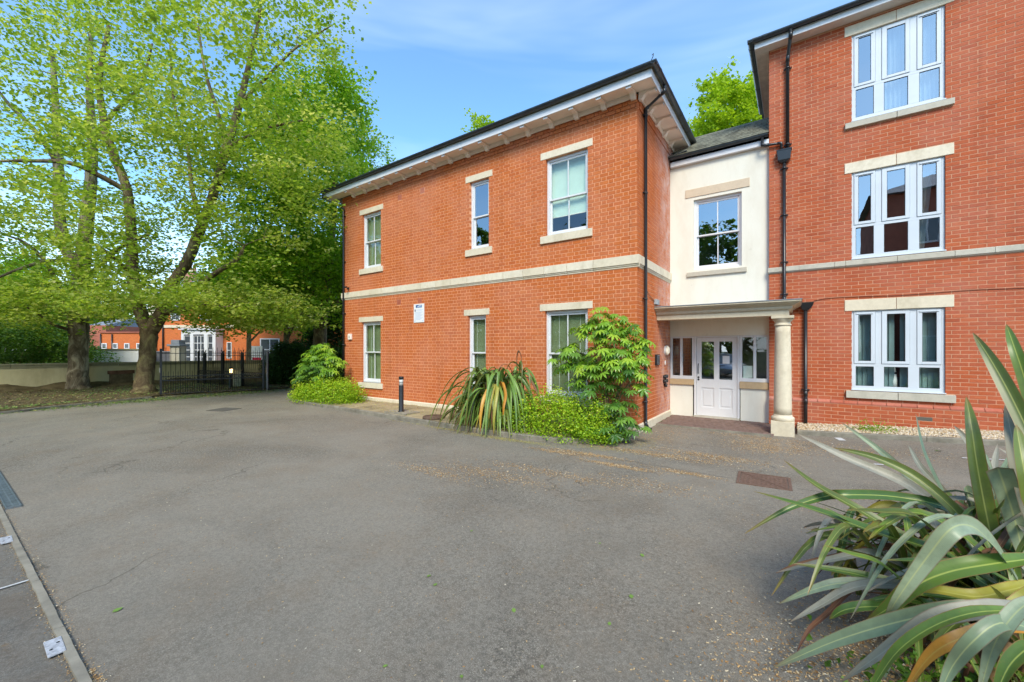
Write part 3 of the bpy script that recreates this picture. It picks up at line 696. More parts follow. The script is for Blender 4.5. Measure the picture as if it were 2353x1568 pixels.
for z in (1.04, 0.985): 
    MB().add(*(lambda n: ([(-2.045+0.024*math.cos(2*math.pi*k/n), YW-0.004, z+0.024*math.sin(2*math.pi*k/n)) for k in range(n)]+[(-2.045+0.024*math.cos(2*math.pi*k/n), YW+0.006, z+0.024*math.sin(2*math.pi*k/n)) for k in range(n)], [tuple(range(n))[::-1]]+[(k,(k+1)%n,n+(k+1)%n,n+k) for k in range(n)]))(16)).build('lock', m_blackmetal, door)
box('notice', m_paper, door, -1.502, -1.349, YW+0.0185, YW+0.0205, 1.394, 1.585)
box('threshold', m_stone_g, lk, -2.15, -1.13, YW-0.07, YW+0.12, 0.045, 0.086)
# link eaves, slates
box('fascia', m_white, lk, XC+0.031, XR-0.002, YW-0.10, YW-0.001, 6.45, 6.58, 0.01)
ZG = 6.665
gutter(lk, (XC+0.04, YW-0.165), (XR-0.02, YW-0.165), 'x', 0.058, ZG)
PIT = math.atan2(7.66-6.66, 12.42-11.0)
ux = XC+OV+0.0; nrow = 10; SLN = math.hypot(12.42-11.0, 1.0)
box('roof_deck', m_dark, lk, XC+0.01, XR-0.01, YW+0.26, YW+2.0, 6.6, 6.62)
deck = MB(); deck.add([(XC, 11.02, 6.655), (XR, 11.02, 6.655), (XR, 12.43, 7.65), (XC, 12.43, 7.65), (XC, 14.0, 6.55), (XR, 14.0, 6.55)], [(0,1,2,3), (3,2,5,4)])
deck.build('roof', m_dark, lk)
me_sl = unit_mesh('slate', m_slate)
for r_ in range(nrow):
    x = XC + (0.125 if r_ % 2 else 0.0)
    t0 = r_*SLN/nrow
    while x < XR-0.02:
        w = min(0.25, XR-x); t = t0+0.09+rnd.uniform(-0.004, 0.006)
        o = bpy.data.objects.new('slate', me_sl); COL.objects.link(o); o.parent = lk
        o.location = (x+w/2, 10.98+t*math.cos(PIT)-0.014*math.sin(PIT), 6.66+t*math.sin(PIT)+0.016*math.cos(PIT)+0.002)
        o.rotation_euler = (PIT-R(2.6)+rnd.uniform(-0.006, 0.006), 0, 0); o.scale = (w-0.006, 0.20, 0.007)
        x += 0.25
x = XC
while x < XR: 
    L = min(0.45, XR-x); MB().prism([(12.30, 7.60), (12.42, 7.70), (12.54, 7.60), (12.54, 7.57), (12.42, 7.67), (12.30, 7.57)], 'x', x+0.003, x+L-0.003).build('ridge_tile', m_slate, lk); x += L
MB().prism([(XC+0.03, 6.70), (XC+0.45, 6.76), (XC+0.45, 6.765), (XC+0.03, 6.705)], 'y', 11.0, 11.8).build('lead_flashing', m_lead, lk)
# ------------------------------------------------------------------ porch
po = empty('entrance_porch', (0, 0, 0), 0, 'stone flat-topped entrance porch on one round column, in front of the white door', 'porch')
for z0, z1, p in ((2.430, 2.543, 0), (2.543, 2.556, 0.030), (2.556, 2.572, 0.048), (2.572, 2.620, 0.060), (2.620, 2.640, 0.092), (2.640, 2.656, 0.120), (2.656, 2.676, 0.158), (2.676, 2.690, 0.188), (2.690, 2.718, 0.206)):
    q = MB(); o = q.box(XC+0.002, -0.137+p, 9.94-p, YR-0.004 if p else YW-0.002, z0, z1) if not p else q.box(XC+0.002, min(-0.137+p, 9), 9.94-p, YR-0.004, z0, z1)
    if not p: q = MB().box(XC+0.002, -0.137, 9.94, 10.22, z0, z1)
    q.build('architrave' if not p else 'cornice_moulding', m_stone_c, po, 0.005 if z1-z0 > 0.012 else 0)
box('porch_ceiling', m_render, po, XC+0.003, XR-0.003, 10.221, YW-0.003, 2.50, 2.542)
box('side_beam', m_stone_c, po, -0.38, -0.139, 10.221, YR-0.003, 2.431, 2.542)
box('lead_roof', m_lead, po, XC+0.002, 0.085, 9.72, YR-0.003, 2.7185, 2.736, 0.004)
cl = empty('column', (-0.245, 10.12, 0.0)); cl.parent = po
box('column_base', m_stone_c, cl, -0.20, 0.20, -0.20, 0.20, -0.05, 0.285, 0.006)
t = [(0.19, 0.286), (0.198, 0.30), (0.205, 0.33), (0.200, 0.358), (0.185, 0.372), (0.17, 0.378), (0.166, 0.395), (0.160, 0.41)]
MB().lathe(t, 0, 0, 40).build('base_torus', m_stone_c, cl)
sh = [(0.157-0.024*(k/12)**1.6, 0.405+k*(2.245-0.405)/12) for k in range(13)]
MB().lathe(sh, 0, 0, 40).build('shaft', m_stone_c, cl)
MB().lathe([(0.134, 2.225), (0.150, 2.232), (0.153, 2.245), (0.150, 2.258), (0.136, 2.264), (0.136, 2.30), (0.145, 2.306), (0.150, 2.318), (0.17, 2.345), (0.182, 2.36), (0.182, 2.372)], 0, 0, 40).build('capital', m_stone_c, cl)
box('abacus', m_stone_c, cl, -0.195, 0.195, -0.195, 0.195, 2.373, 2.429, 0.006)
MB().box(-0.2, 0.2, -0.2, 0.2, 2.395, 2.401)
# block paving
pv = empty('block_paving', (0, 0, 0), 0, kind='structure')
me_p = unit_mesh('paver', m_paver)
def apron_z(y): return 0.022+(y-9.76)*0.016
y = 9.80; r_ = 0
while y < YW-0.06:
    x = XC+0.045+(0.05 if r_ % 2 else 0)
    while x < XR+0.06:
        o = bpy.data.objects.new('paver', me_p); COL.objects.link(o); o.parent = pv
        o.location = (x+0.05, y+0.10, apron_z(y+0.1)+rnd.uniform(-0.002, 0.002)-0.03); o.scale = (0.094, 0.194, 0.06)
        o.rotation_euler = (rnd.uniform(-0.01, 0.012), rnd.uniform(-0.01, 0.01), rnd.uniform(-0.01, 0.01)); x += 0.10
    y += 0.20; r_ += 1
flat_poly('paving_bed', plain('moss_joint', (0.10,0.10,0.05), 0.95, 0.1), [(XC+0.03, 9.78), (XR+0.08, 9.80), (XR+0.08, YW), (XC+0.03, YW)], 0.014, thick=0.05)
MB().box(XC+0.04, XR+0.10, 9.745, 9.793, -0.1, 0.024).build('paving_edge', m_kerb, None, kind='structure')
# ================================================================== right three-storey block
rb = empty('brick_apartment_block', (0, 0, 0), 0, 'three-storey red brick apartment block with three triple windows, standing right of the porch', 'building')
XE = 7.5
WG = (0.937, 2.311, 0.895, 2.545); WM = (0.937, 2.311, 3.614, 5.425); WT = (0.937, 2.311, 6.486, 8.295)
ophr = [WG, WM, WT]
lr = [(0.820, 2.425, 2.548, 2.775), (0.820, 2.425, 5.428, 5.638), (0.820, 2.425, 8.298, 8.508)]
sr = [(0.840, 2.440, 0.737, 0.882), (0.825, 2.425, 6.352, 6.466)]
h = ophr + lr + sr
b1 = courses(XR, XE, 0.68, 37, (3.466-0.68)/37, 0.225, 'stretcher', h + [(XR, XE, 3.466, 3.62)])
b2 = courses(XR, XE, 3.612, 65, 0.0759, 0.225, 'stretcher', h)
b0 = courses(XR, XE, -0.02, 8, 0.0775, 0.225, 'stretcher', [(1.91, 2.13, 0.36, 0.44)])
c1 = courses(YR+0.101, 15.2, 0.68, 104, 0.0759, 0.225, 'stretcher', [(YR, 15.2, 3.45, 3.62)])
lay('brick', rb, m_brick_r, [(b1, 'S', YR), (b2, 'S', YR), (b0, 'S', YR-0.05), (c1, 'W', XR)])
slab(rb, m_mort_r, XR+0.007, XE, -0.1, 8.58, [grow(k, 0.004) for k in ophr], 'S', YR+0.004)
box('mortar_plinth', m_mort_r, rb, XR+0.007, XE, YR-0.046, YR+0.003, -0.1, 0.60)
box('wall', m_mort_r, rb, XR+0.007, XR+0.28, YR+0.288, 15.2, -0.1, 8.58)
box('wall', m_brick_r, rb, XE-0.28, XE, YR+0.288, 15.2, -0.1, 8.58)
box('rear_wall', m_brick_r, rb, XR, XE, 15.2, 15.5, -0.1, 8.58)
for z in (2.9, 5.9, 8.5): box('floor_slab', m_dark, rb, XR+0.28, XE-0.28, YR+0.29, 15.19, z, z+0.05)
box('air_brick', m_joint, rb, 1.915, 2.125, YR-0.0475, YR-0.02, 0.365, 0.435)
# chamfered plinth course
x = XR; k = 0
while x < XE:
    w = 0.2225; a, b = x+0.004, min(x+w-0.004, XE)
    MB().prism([(YR+0.05, 0.602), (YR-0.055, 0.602), (YR-0.055, 0.632), (YR-0.004, 0.672), (YR+0.05, 0.672)], 'x', a, b).build('plinth_brick', m_special, rb); x += w
# string course
j2 = [XR-0.02, 0.034, 0.651, 0.834, 1.634, 2.429, 2.934] + [2.934+0.62*k for k in range(1, 9)]
j2 = [x for x in j2 if x < XE] + [XE]
for a, b in zip(j2[:-1], j2[1:]):
    MB().prism([(YR+0.05, 3.604), (YR-0.030, 3.600), (YR-0.045, 3.590), (YR-0.045, 3.500), (YR-0.018, 3.470), (YR+0.05, 3.470)], 'x', a+0.003, b-0.003).build('string_stone', m_stone_g, rb)
for a, b, c_, d in lr: stone_bar('lintel', rb, m_stone, a, b, YR-0.012, YR+0.12, c_, d, 2)
for a, b, c_, d in sr: stone_bar('sill', rb, m_stone_g, a, b, YR-0.060, YR+0.12, c_, d, 2)
m_seam = plain('grey_seam', (0.35,0.37,0.40), 0.6, 0.3)
m_seal = plain('black_seal', (0.02,0.02,0.02), 0.6, 0.3)
def triple_window(W, zs, glassm, kinds):
    x0, x1, z0, z1 = W; y = YR+0.035
    f = MB()
    cols = ((0.976, 1.308), (1.410, 1.822), (1.927, 2.261)); low = ((1.002, 1.287), (1.443, 1.799), (1.958, 2.241)); up = ((1.043, 1.242), (1.486, 1.757), (1.998, 2.197))
    zt = z1-0.012; zl0, zl1 = z0+0.095, zs-0.045
    f.box(x0, x1, y, y+0.07, z0, zl0).box(x0, x1, y, y+0.07, zl1, zs+0.012).box(x0, x1, y, y+0.07, z1-0.022, z1)
    xs = [x0]+[v for c_ in low for v in c_]+[x1]
    for k in range(0, 8, 2): f.box(xs[k], xs[k+1], y, y+0.07, zl0, zl1)
    xs = [x0]+[v for c_ in cols for v in c_]+[x1]
    for k in range(0, 8, 2): f.box(xs[k]+(0.004 if k else 0), xs[k+1]-0.004, y, y+0.07, zs+0.012, z1-0.022)
    w = f.build('window', m_upvc, rb, 0.003)
    box('window_sill', m_upvc, w, x0-0.01, x1+0.01, y-0.055, y-0.001, z0, z0+0.022, 0.004)
    for (ca, cb), (ga, gb) in zip(cols, up):
        s_ = MB(); zb = zs+0.016; zt_ = z1-0.028; gz0, gz1 = zs+0.068, z1-0.088; yy = y-0.014
        s_.box(ca, ga, yy, yy+0.055, zb, zt_).box(gb, cb, yy, yy+0.055, zb, zt_).box(ga, gb, yy, yy+0.055, zb, gz0).box(ga, gb, yy, yy+0.055, gz1, zt_)
        q = s_.build('casement', m_upvc, w, 0.004)
        box('pane', glassm, q, ga+0.006, gb-0.006, yy+0.018, yy+0.024, gz0+0.006, gz1-0.006)
        sl = MB().box(ga, ga+0.006, yy+0.006, yy+0.022, gz0, gz1).box(gb-0.006, gb, yy+0.006, yy+0.022, gz0, gz1).box(ga+0.006, gb-0.006, yy+0.006, yy+0.022, gz0, gz0+0.006).box(ga+0.006, gb-0.006, yy+0.006, yy+0.022, gz1-0.006, gz1)
        sl.build('window_seal', m_seal, q)
        if ca != 1.410: 
            t_ = box('trickle_vent', m_upvc, q, ca+0.03, cb-0.03, yy-0.014, yy-0.001, zt_-0.042, zt_-0.022); box('vent_slot', m_seal, t_, ca+0.035, cb-0.035, yy-0.009, yy-0.0015, zt_-0.0465, zt_-0.0425)
    for (ga, gb) in low:
        box('pane', glassm, w, ga+0.006, gb-0.006, y+0.018, y+0.024, zl0+0.006, zl1-0.006)
        sl = MB().box(ga, ga+0.006, y+0.006, y+0.022, zl0, zl1).box(gb-0.006, gb, y+0.006, y+0.022, zl0, zl1).box(ga+0.006, gb-0.006, y+0.006, y+0.022, zl0, zl0+0.006).box(ga+0.006, gb-0.006, y+0.006, y+0.022, zl1-0.006, zl1)
        sl.build('window_seal', m_seal, w)
    if kinds == 'vertical':
        x = x0+0.03; k = 0
        while x < x1-0.03:
            if not 1.60 < x < 1.66:
                MB().obox(Matrix.Translation((x+0.04, y+0.17, (z0+z1)/2)) @ Matrix.Rotation(R(rnd.uniform(8, 24)), 4, 'Z'), 0.088, 0.002, z1-z0-0.12).build('blind_slat', m_vblind, w)
            x += 0.082; k += 1
        MB().lathe([(0.052, z0+0.06), (0.048, z0+0.22), (0.036, z0+0.36), (0.022, z0+0.46), (0.018, z0+0.52)], 1.625, y+0.22, 16).build('white_ornament', m_paper, w)
        MB().lathe([(0.040, z0+0.345), (0.040, z0+0.385)], 1.625, y+0.22, 16).build('dark_band', m_seal, w)
    if kinds == 'curtain':
        for (a, b) in ((x1-0.30, x1-0.16),):
            n = 22; b_ = MB(); V = []
            for k in range(n+1):
                xx = a+(b-a)*k/n; V += [(xx-0.1, y+0.20+0.025*math.sin(k*1.9), z0+0.02), (xx*1.0+0.05, y+0.20+0.025*math.sin(k*1.9), z1)]
            b_.add(V, [(2*k, 2*k+2, 2*k+3, 2*k+1) for k in range(n)], True); b_.build('curtain', m_curtain, w)
    if kinds == 'sheer':
        b_ = MB(); n = 90; V = []
        for k in range(n+1):
            xx = x0+0.42+(x1-x0-0.44)*k/n; V += [(xx, y+0.18+0.03*math.sin(k*0.9), z0+0.02), (xx, y+0.18+0.03*math.sin(k*0.9+0.3), z1)]
        b_.add(V, [(2*k, 2*k+2, 2*k+3, 2*k+1) for k in range(n)], True); b_.build('curtain', m_curtain, w)
    box('room_back', m_dark, w, x0-0.2, x1+0.2, YR+1.5, YR+1.52, z0-0.2, z1+0.2)
triple_window(WG, 1.437, m_glass3, 'vertical')
triple_window(WM, 4.325, m_glass2, 'curtain')
triple_window(WT, 7.200, m_glass2, 'sheer')
# eaves
OR = 0.267
box('soffit', plain('pale_soffit', (0.68,0.65,0.60), 0.7, 0.3, var=0.08), rb, XR-OR, XE, YR-OR+0.02, YR-0.001, 8.575, 8.59)
box('soffit', plain('pale_soffit', (0.66,0.62,0.55), 0.7, 0.3, var=0.15), rb, XR-OR+0.02, XR-0.001, YR, 15.5, 8.575, 8.59)
box('fascia', m_white, rb, XR-OR, XE, YR-OR, YR-OR+0.02, 8.567, 8.70, 0.002)
box('fascia', m_white, rb, XR-OR, XR-OR+0.02, YR-OR+0.021, 15.6, 8.567, 8.70, 0.002)
GR = OR+0.072
gutter(rb, (XR-GR-0.06, YR-GR), (XE, YR-GR), 'x', 0.062, 8.745)
gutter(rb, (XR-GR, YR-GR-0.06), (XR-GR, 14.2), 'y', 0.062, 8.745)
MB().add([(XR-GR, YR-GR, 8.72), (XE, YR-GR, 8.72), (XE, 13.3, 10.1), (XR+1.9, 13.3, 10.1), (XR-GR, 15.6, 8.72), (XE, 15.6, 8.72)], [(0,1,2,3), (0,3,4), (3,2,5,4)]).build('roof', m_slate, rb)
MB().tube([(XR-GR+0.05, YR-GR+0.05, 8.76), (XR+1.9, 13.3, 10.14)], 0.06, 8).build('hip_tiles', m_conc, rb)
y = YR-0.062
downpipe(rb, [(-0.115, YR-GR, 8.70), (-0.115, YR-GR, 8.56), (-0.176, y, 8.22), (-0.176, y, 6.18)], {z: (-0.176, y) for z in (8.02, 6.32)}, 'S')
downpipe(rb, [(-0.66, YW-0.165, 6.61), (-0.66, YW-0.165, 6.43), (-0.60, y-0.01, 6.41), (-0.30, y, 6.38), (-0.285, y, 6.19)], {}, 'S', 0.03)
hp = MB(); hp.add([(-0.375, y-0.08, 6.20), (-0.105, y-0.08, 6.20), (-0.105, y+0.055, 6.20), (-0.375, y+0.055, 6.20), (-0.355, y-0.065, 5.98), (-0.125, y-0.065, 5.98), (-0.125, y+0.055, 5.98), (-0.355, y+0.055, 5.98), (-0.29, y-0.04, 5.92), (-0.19, y-0.04, 5.92), (-0.19, y+0.04, 5.92), (-0.29, y+0.04, 5.92)],
    [(0,1,5,4),(1,2,6,5),(2,3,7,6),(3,0,4,7),(4,5,9,8),(5,6,10,9),(6,7,11,10),(7,4,8,11),(8,9,10,11),(3,2,1,0)])
hp.box(-0.385, -0.095, y-0.088, y+0.056, 6.185, 6.205); hp.build('rainwater_hopper', m_black, rb)
downpipe(rb, [(-0.239, y, 5.95), (-0.239, y, 2.86), (-0.20, y, 2.80), (0.03, y, 2.765)], {z: (-0.239, y) for z in (5.80, 4.75, 3.70, 2.98)}, 'S')
hp = MB(); hp.add([(0.03, y-0.10, 2.765), (0.30, y-0.10, 2.765), (0.30, y+0.055, 2.765), (0.03, y+0.055, 2.765), (0.06, y-0.07, 2.68), (0.27, y-0.07, 2.68), (0.27, y+0.055, 2.68), (0.06, y+0.055, 2.68), (0.10, y-0.04, 2.60), (0.20, y-0.04, 2.60), (0.20, y+0.04, 2.60), (0.10, y+0.04, 2.60)],
    [(0,1,5,4),(1,2,6,5),(2,3,7,6),(3,0,4,7),(4,5,9,8),(5,6,10,9),(6,7,11,10),(7,4,8,11),(8,9,10,11),(3,2,1,0)]); hp.build('rainwater_hopper', m_black, rb)
downpipe(rb, [(0.15, y, 2.62), (0.15, y, 0.78), (0.15, y-0.05, 0.62), (0.15, y-0.05, 0.06)], {z: (0.15, y) for z in (0.86,)}, 'S')
cb = [(0.30, YR-0.012, 2.80)] + [(0.30+k*0.21, YR-0.012, 2.83+0.012*math.sin(k*0.7)) for k in range(1, 34)]
tag(MB().tube(cb, 0.005, 5).build('wall_cable', plain('brown_cable', (0.14,0.05,0.03), 0.7, 0.2), None), 'thin black cable running along the red brick wall above the ground floor window', 'cable')
# ================================================================== planted bed kerb
KP = [(-14.5, 8.45), (-14.42, 7.75), (-14.05, 7.2), (-13.4, 7.0), (-12.6, 6.93), (-11.6, 6.90), (-10.7, 6.87), (-9.6, 6.84), (-8.4, 6.80), (-7.5, 6.75), (-6.76, 6.71), (-5.9, 6.68), (-5.2, 6.67), (-4.54, 6.68), (-3.95, 6.76), (-3.45, 6.92), (-3.05, 7.18), (-2.80, 7.52), (-2.68, 7.95), (-2.66, 8.40)]
def catmull(P, m):
    P = [Vector(p) for p in P]; out = []
    for i in range(len(P)-1):
        p0, p1, p2, p3 = P[max(i-1,0)], P[i], P[i+1], P[min(i+2, len(P)-1)]
        for k in range(m):
            t = k/m; out.append(0.5*((2*p1)+(p2-p0)*t+(2*p0-5*p1+4*p2-p3)*t*t+(3*p1-p0-3*p2+p3)*t**3))
    out.append(P[-1]); return out
def kerb_run(name, m, pts, z0, z1, width, L=0.62, zf=None, kerb_name='kerb_stone'):
    root = empty(name, kind='structure')
    C_ = catmull([(p[0], p[1], 0) for p in pts], 12)
    off = []
    for i, p in enumerate(C_):
        t = (C_[min(i+1, len(C_)-1)]-C_[max(i-1, 0)]).normalized(); off.append(Vector((-t.y, t.x, 0)))
    i = 0
    while i < len(C_)-1:
        d = 0; j = i
        while j < len(C_)-1 and d < L: d += (C_[j+1]-C_[j]).length; j += 1
        b = MB(); V = []; F = []
        for k in range(i, j+1):
            p, n_ = C_[k], off[k]
            t = (C_[min(k+1, len(C_)-1)]-C_[max(k-1, 0)]).normalized()
            e = t*(0.004 if k == i else (-0.004 if k == j else 0))
            zz = zf(p.x, p.y) if zf else 0
            q = p+e
            for (o_, z) in ((0, z0), (0, z1-0.014), (0.014, z1), (width, z1), (width, z0)):
                v = q+n_*o_; V.append((v.x, v.y, z+zz))
        n = j-i+1
        for k in range(n-1):
            for a in range(4): F.append((k*5+a, (k+1)*5+a, (k+1)*5+a+1, k*5+a+1))
        F.append((0,1,2,3,4)); F.append(tuple((n-1)*5+a for a in (4,3,2,1,0)))
        b.add(V, F).build(kerb_name, m, root); i = j
    return root, C_, off
_, kc, ko = kerb_run('bed_kerb', m_kerb, KP, -0.08, 0.085, 0.085)
inner = [(p.x+n_.x*0.08, p.y+n_.y*0.08) for p, n_ in zip(kc, ko)]
poly = inner[::4] + [(XC, YL+0.02), (XL-0.3, YL+0.02)]
# bed soil as a gently uneven sheet built in strips between kerb and wall
V = []; F = []; cols = 10
for i, (x, y) in enumerate(inner):
    for k in range(cols+1):
        t = k/cols; yy = y+(YL-0.02-y)*t; V.append((x, yy, 0.060+0.025*math.sin(t*math.pi)+0.012*mnoise.noise(Vector((x*3, yy*3, 0)))))
for i in range(len(inner)-1):
    for k in range(cols): a = i*(cols+1)+k; F.append((a, a+cols+1, a+cols+2, a+1))
np_mesh('bed_soil', np.array(V), np.array(F), m_soil2, None, True, kind='structure')
# bollard light on its slab
flat_poly('concrete_slab', m_conc, [(-8.97, 7.0), (-8.15, 7.0), (-8.15, 7.52), (-8.97, 7.52)], 0.105, thick=0.06)
def bollard(x, y, z, h, lab, lit=False, r=0.062):
    o = empty('bollard_light', (x, y, z), 0, lab, 'bollard light')
    MB().lathe([(r+0.022, 0), (r+0.022, 0.018), (r, 0.024), (r, h-0.24)], 0, 0, 28).build('post', m_blackmetal, o)
    em = plain('lit_diffuser', (0.8, 0.7, 0.5), 0.3)
    if lit:
        n = em.node_tree.nodes['Principled BSDF']; n.inputs['Emission Color'].default_value = (1, 0.62, 0.25, 1); n.inputs['Emission Strength'].default_value = 2.5
    else: em = plain('frosted_diffuser', (0.55,0.55,0.52), 0.25, 0.5, var=0.15, scale=20)
    MB().lathe([(r*0.86, h-0.24), (r*0.86, h-0.075)], 0, 0, 28).build('lamp_lens', em, o)
    MB().lathe([(r*1.0, h-0.15), (r*1.0, h-0.140)], 0, 0, 28).build('lens_ring', m_blackmetal, o)
    MB().lathe([(r*0.9, h-0.078), (r*1.04, h-0.075), (r*1.04, h-0.015), (r*0.9, h-0.002), (0.001, h)], 0, 0, 28).build('lamp_cap', m_blackmetal, o)
    return o
bollard(-8.58, 7.24, 0.10, 0.93, 'black round bollard light on a concrete slab in front of the orange brick wall')
sl = MB().lathe([(0.001, 0.125), (0.26, 0.125), (0.27, 0.11), (0.27, 0.06)], -7.25, 7.12, 28)
tag(sl.build('round_cover', plain('brown_cover', (0.13,0.085,0.06), 0.85, 0.2, var=0.3, bump=0.3), None), 'round brown cover lying on the bed soil between the bollard and the drooping flax', 'cover')
# gravel bed and kerb in front of the right block
kerb_run('gravel_bed_kerb', m_kerb, [(0.00, 10.24), (1.2, 10.24), (2.4, 10.24), (3.6, 10.25), (5.0, 10.25), (7.0, 10.25)], -0.06, 0.075, 0.10, 0.9, ground_z)
gz = lambda x, y: ground_z(x, y)+0.055+(y-10.34)*0.07
sheet('gravel_bed', m_soil2, 0.0, 7.2, 10.34, YR-0.04, 0.12, 0.0, gz)
rg = np.random.default_rng(5)
def pebbles(name, n, region, size, m, zf, parent=None, lab=None):
    xs = rg.uniform(region[0], region[1], n); ys = rg.uniform(region[2], region[3], n)
    ico = np.array([(1,0,0),(-1,0,0),(0,1,0),(0,-1,0),(0,0,1),(0,0,-1)], float); fa = np.array([(0,2,4),(2,1,4),(1,3,4),(3,0,4),(2,0,5),(1,2,5),(3,1,5),(0,3,5)])
    s = rg.uniform(size[0], size[1], (n,1,1))*rg.uniform(0.6, 1.2, (n,1,3)); an = rg.uniform(0, 6.28, n)
    P = ico[None]*s*rg.uniform(0.75, 1.1, (n,6,1)); c_, s_ = np.cos(an)[:,None], np.sin(an)[:,None]
    Q = P.copy(); Q[...,0] = P[...,0]*c_-P[...,1]*s_; Q[...,1] = P[...,0]*s_+P[...,1]*c_; Q[...,2] *= 0.7
    zz = np.array([zf(x, y) for x, y in zip(xs, ys)])
    Q[...,0] += xs[:,None]; Q[...,1] += ys[:,None]; Q[...,2] += zz[:,None]+rg.uniform(0, 0.012, n)[:,None]
    F = fa[None]+(np.arange(n)*6)[:,None,None]
    return np_mesh(name, Q.reshape(-1,3), F.reshape(-1,3), m, parent, False, kind='stuff')
Mg = Mat('mixed_gravel'); g_ = Mg.N('ShaderNodeNewGeometry')
Mg.color(Mg.ramp(g_.outputs['Random Per Island'], [(0.0,(0.30,0.19,0.09)),(0.25,(0.50,0.38,0.22)),(0.5,(0.62,0.52,0.36)),(0.75,(0.38,0.27,0.16)),(0.9,(0.72,0.66,0.55)),(1.0,(0.25,0.22,0.2))])).rough(0.8, 0.3)
tag(pebbles('gravel', 9000, (0.01, 5.2, 10.35, YR-0.055), (0.014, 0.028), Mg.m, lambda x, y: gz(x, y)+0.006), 'golden pea gravel along the foot of the red brick wall', 'gravel')
# ================================================================== wall fittings
sg = empty('parking_sign', (-9.285, YL-0.004, 2.823), 0, 'white upright notice board with a blue heading panel, screwed to the orange brick wall', 'sign')
box('sign_board', m_paper, sg, -0.222, 0.222, -0.012, 0.0, -0.277, 0.277, 0.002)
m_sb = plain('sign_blue', (0.02,0.10,0.30), 0.5, 0.3); m_st = plain('sign_text', (0.42,0.52,0.68), 0.6, 0.3); m_sn = plain('sign_navy', (0.02,0.04,0.12), 0.5, 0.3)
lg = box('heading_panel', m_sb, sg, -0.13, 0.13, -0.0135, -0.0121, 0.165, 0.245)
lm = MB().add([(-0.105, -0.0145, 0.232), (-0.055, -0.0145, 0.198), (-0.04, -0.0145, 0.205), (0.02, -0.0145, 0.235), (0.11, -0.0145, 0.235), (0.11, -0.0145, 0.219), (0.03, -0.0145, 0.219), (-0.045, -0.0145, 0.178)], [(0,1,2,7), (2,3,6,7), (3,4,5,6)]); lm.build('swoosh', m_paper, lg)
box('heading_line', plain('sign_light_blue', (0.25,0.42,0.62), 0.5, 0.3), lg, 0.0, 0.11, -0.0147, -0.0136, 0.178, 0.206)
pk = box('symbol_panel', m_sn, sg, -0.185, -0.135, -0.0135, -0.0121, 0.055, 0.115)
def text(s_, name, m, parent, loc, size, rot=(R(90), 0, 0), align='CENTER'):
    cu = bpy.data.curves.new(name, 'FONT'); cu.body = s_; cu.size = size; cu.align_x = align; cu.extrude = 0.0004; cu.materials.append(m)
    t_ = bpy.data.objects.new(name, cu); COL.objects.link(t_); bpy.context.view_layer.update()
    me = bpy.data.meshes.new_from_object(t_.evaluated_get(bpy.context.evaluated_depsgraph_get())); bpy.data.objects.remove(t_)
    o = bpy.data.objects.new(name, me); COL.objects.link(o); o.location = loc; o.rotation_euler = rot; o.parent = parent; return o
text('P', 'letter', m_paper, pk, (-0.16, -0.0140, 0.068), 0.05)
lines = MB()
for k, (a, b, z) in enumerate([(-0.11, 0.19, 0.105), (-0.11, 0.13, 0.075)] + [(-0.17, 0.17-0.05*(q % 3), 0.03-0.028*q) for q in range(9)]): lines.box(a, b, -0.0133, -0.0122, z-0.005, z+0.005)
lines.build('text_lines', m_st, sg, kind='stuff')
for sx in (-0.17, 0.17): box('text_block', m_st, sg, sx-0.02, sx+0.02, -0.0133, -0.0121, -0.245, -0.215)
wb = empty('junction_box', (-12.71, YL-0.002, 2.18), 0, 'small cream wall box beside the corner downpipe, level with the ground floor window', 'box')
box('box_body', m_soffit, wb, -0.09, 0.09, -0.06, 0, -0.1, 0.1, 0.008); box('box_label', m_stone_g, wb, -0.03, 0.03, -0.0625, -0.0605, -0.05, 0.03)
cc = empty('security_camera', (-12.82, YL-0.05, 3.86), 0, 'small dark security camera on the brick wall just above the stone band', 'camera')
box('mount', m_blackmetal, cc, -0.03, 0.03, -0.01, 0.05, -0.035, 0.035, 0.003)
MB().tube([(0, 0, 0), (0.05, -0.08, 0.02)], 0.012, 8).build('camera_arm', m_blackmetal, cc)
MB().obox(Matrix.Translation((0.09, -0.14, 0.015)) @ Matrix.Rotation(R(35), 4, 'Z') @ Matrix.Rotation(R(10), 4, 'X'), 0.06, 0.17, 0.06).build('camera_body', m_blackmetal, cc, 0.008)
xs_ = XC
wl_ = empty('bulkhead_lamp', (xs_, 10.75, 1.72), 0, 'round pale bulkhead lamp on the side wall beside the entrance', 'lamp')
MB().add(*(lambda n: ([(0.0, 0.155*math.cos(2*math.pi*k/n), 0.125*math.sin(2*math.pi*k/n)) for k in range(n)] + [(0.05, 0.15*math.cos(2*math.pi*k/n), 0.12*math.sin(2*math.pi*k/n)) for k in range(n)], [(k, (k+1) % n, n+(k+1) % n, n+k) for k in range(n)]))(28)).build('lamp_rim', m_paper, wl_)
n = 28; V = [(0.05+0.05*(1-(r_/4)**2)**0.5 if r_ < 4 else 0.05, 0.14*r_/4*math.cos(2*math.pi*k/n), 0.11*r_/4*math.sin(2*math.pi*k/n)) for r_ in range(5) for k in range(n)]
opal = plain('opal_lens', (0.82,0.76,0.62), 0.3, 0.5)
opal.node_tree.nodes['Principled BSDF'].inputs['Emission Color'].default_value = (1, 0.85, 0.6, 1); opal.node_tree.nodes['Principled BSDF'].inputs['Emission Strength'].default_value = 0.12
MB().add(V, [(r_*n+k, r_*n+(k+1) % n, (r_+1)*n+(k+1) % n, (r_+1)*n+k) for r_ in range(4) for k in range(n)], True).build('lamp_lens', opal, wl_)
ic = empty('door_intercom', (xs_, 9.93, 1.50), 0, 'black and silver intercom panel on the side brick wall of the porch', 'intercom')
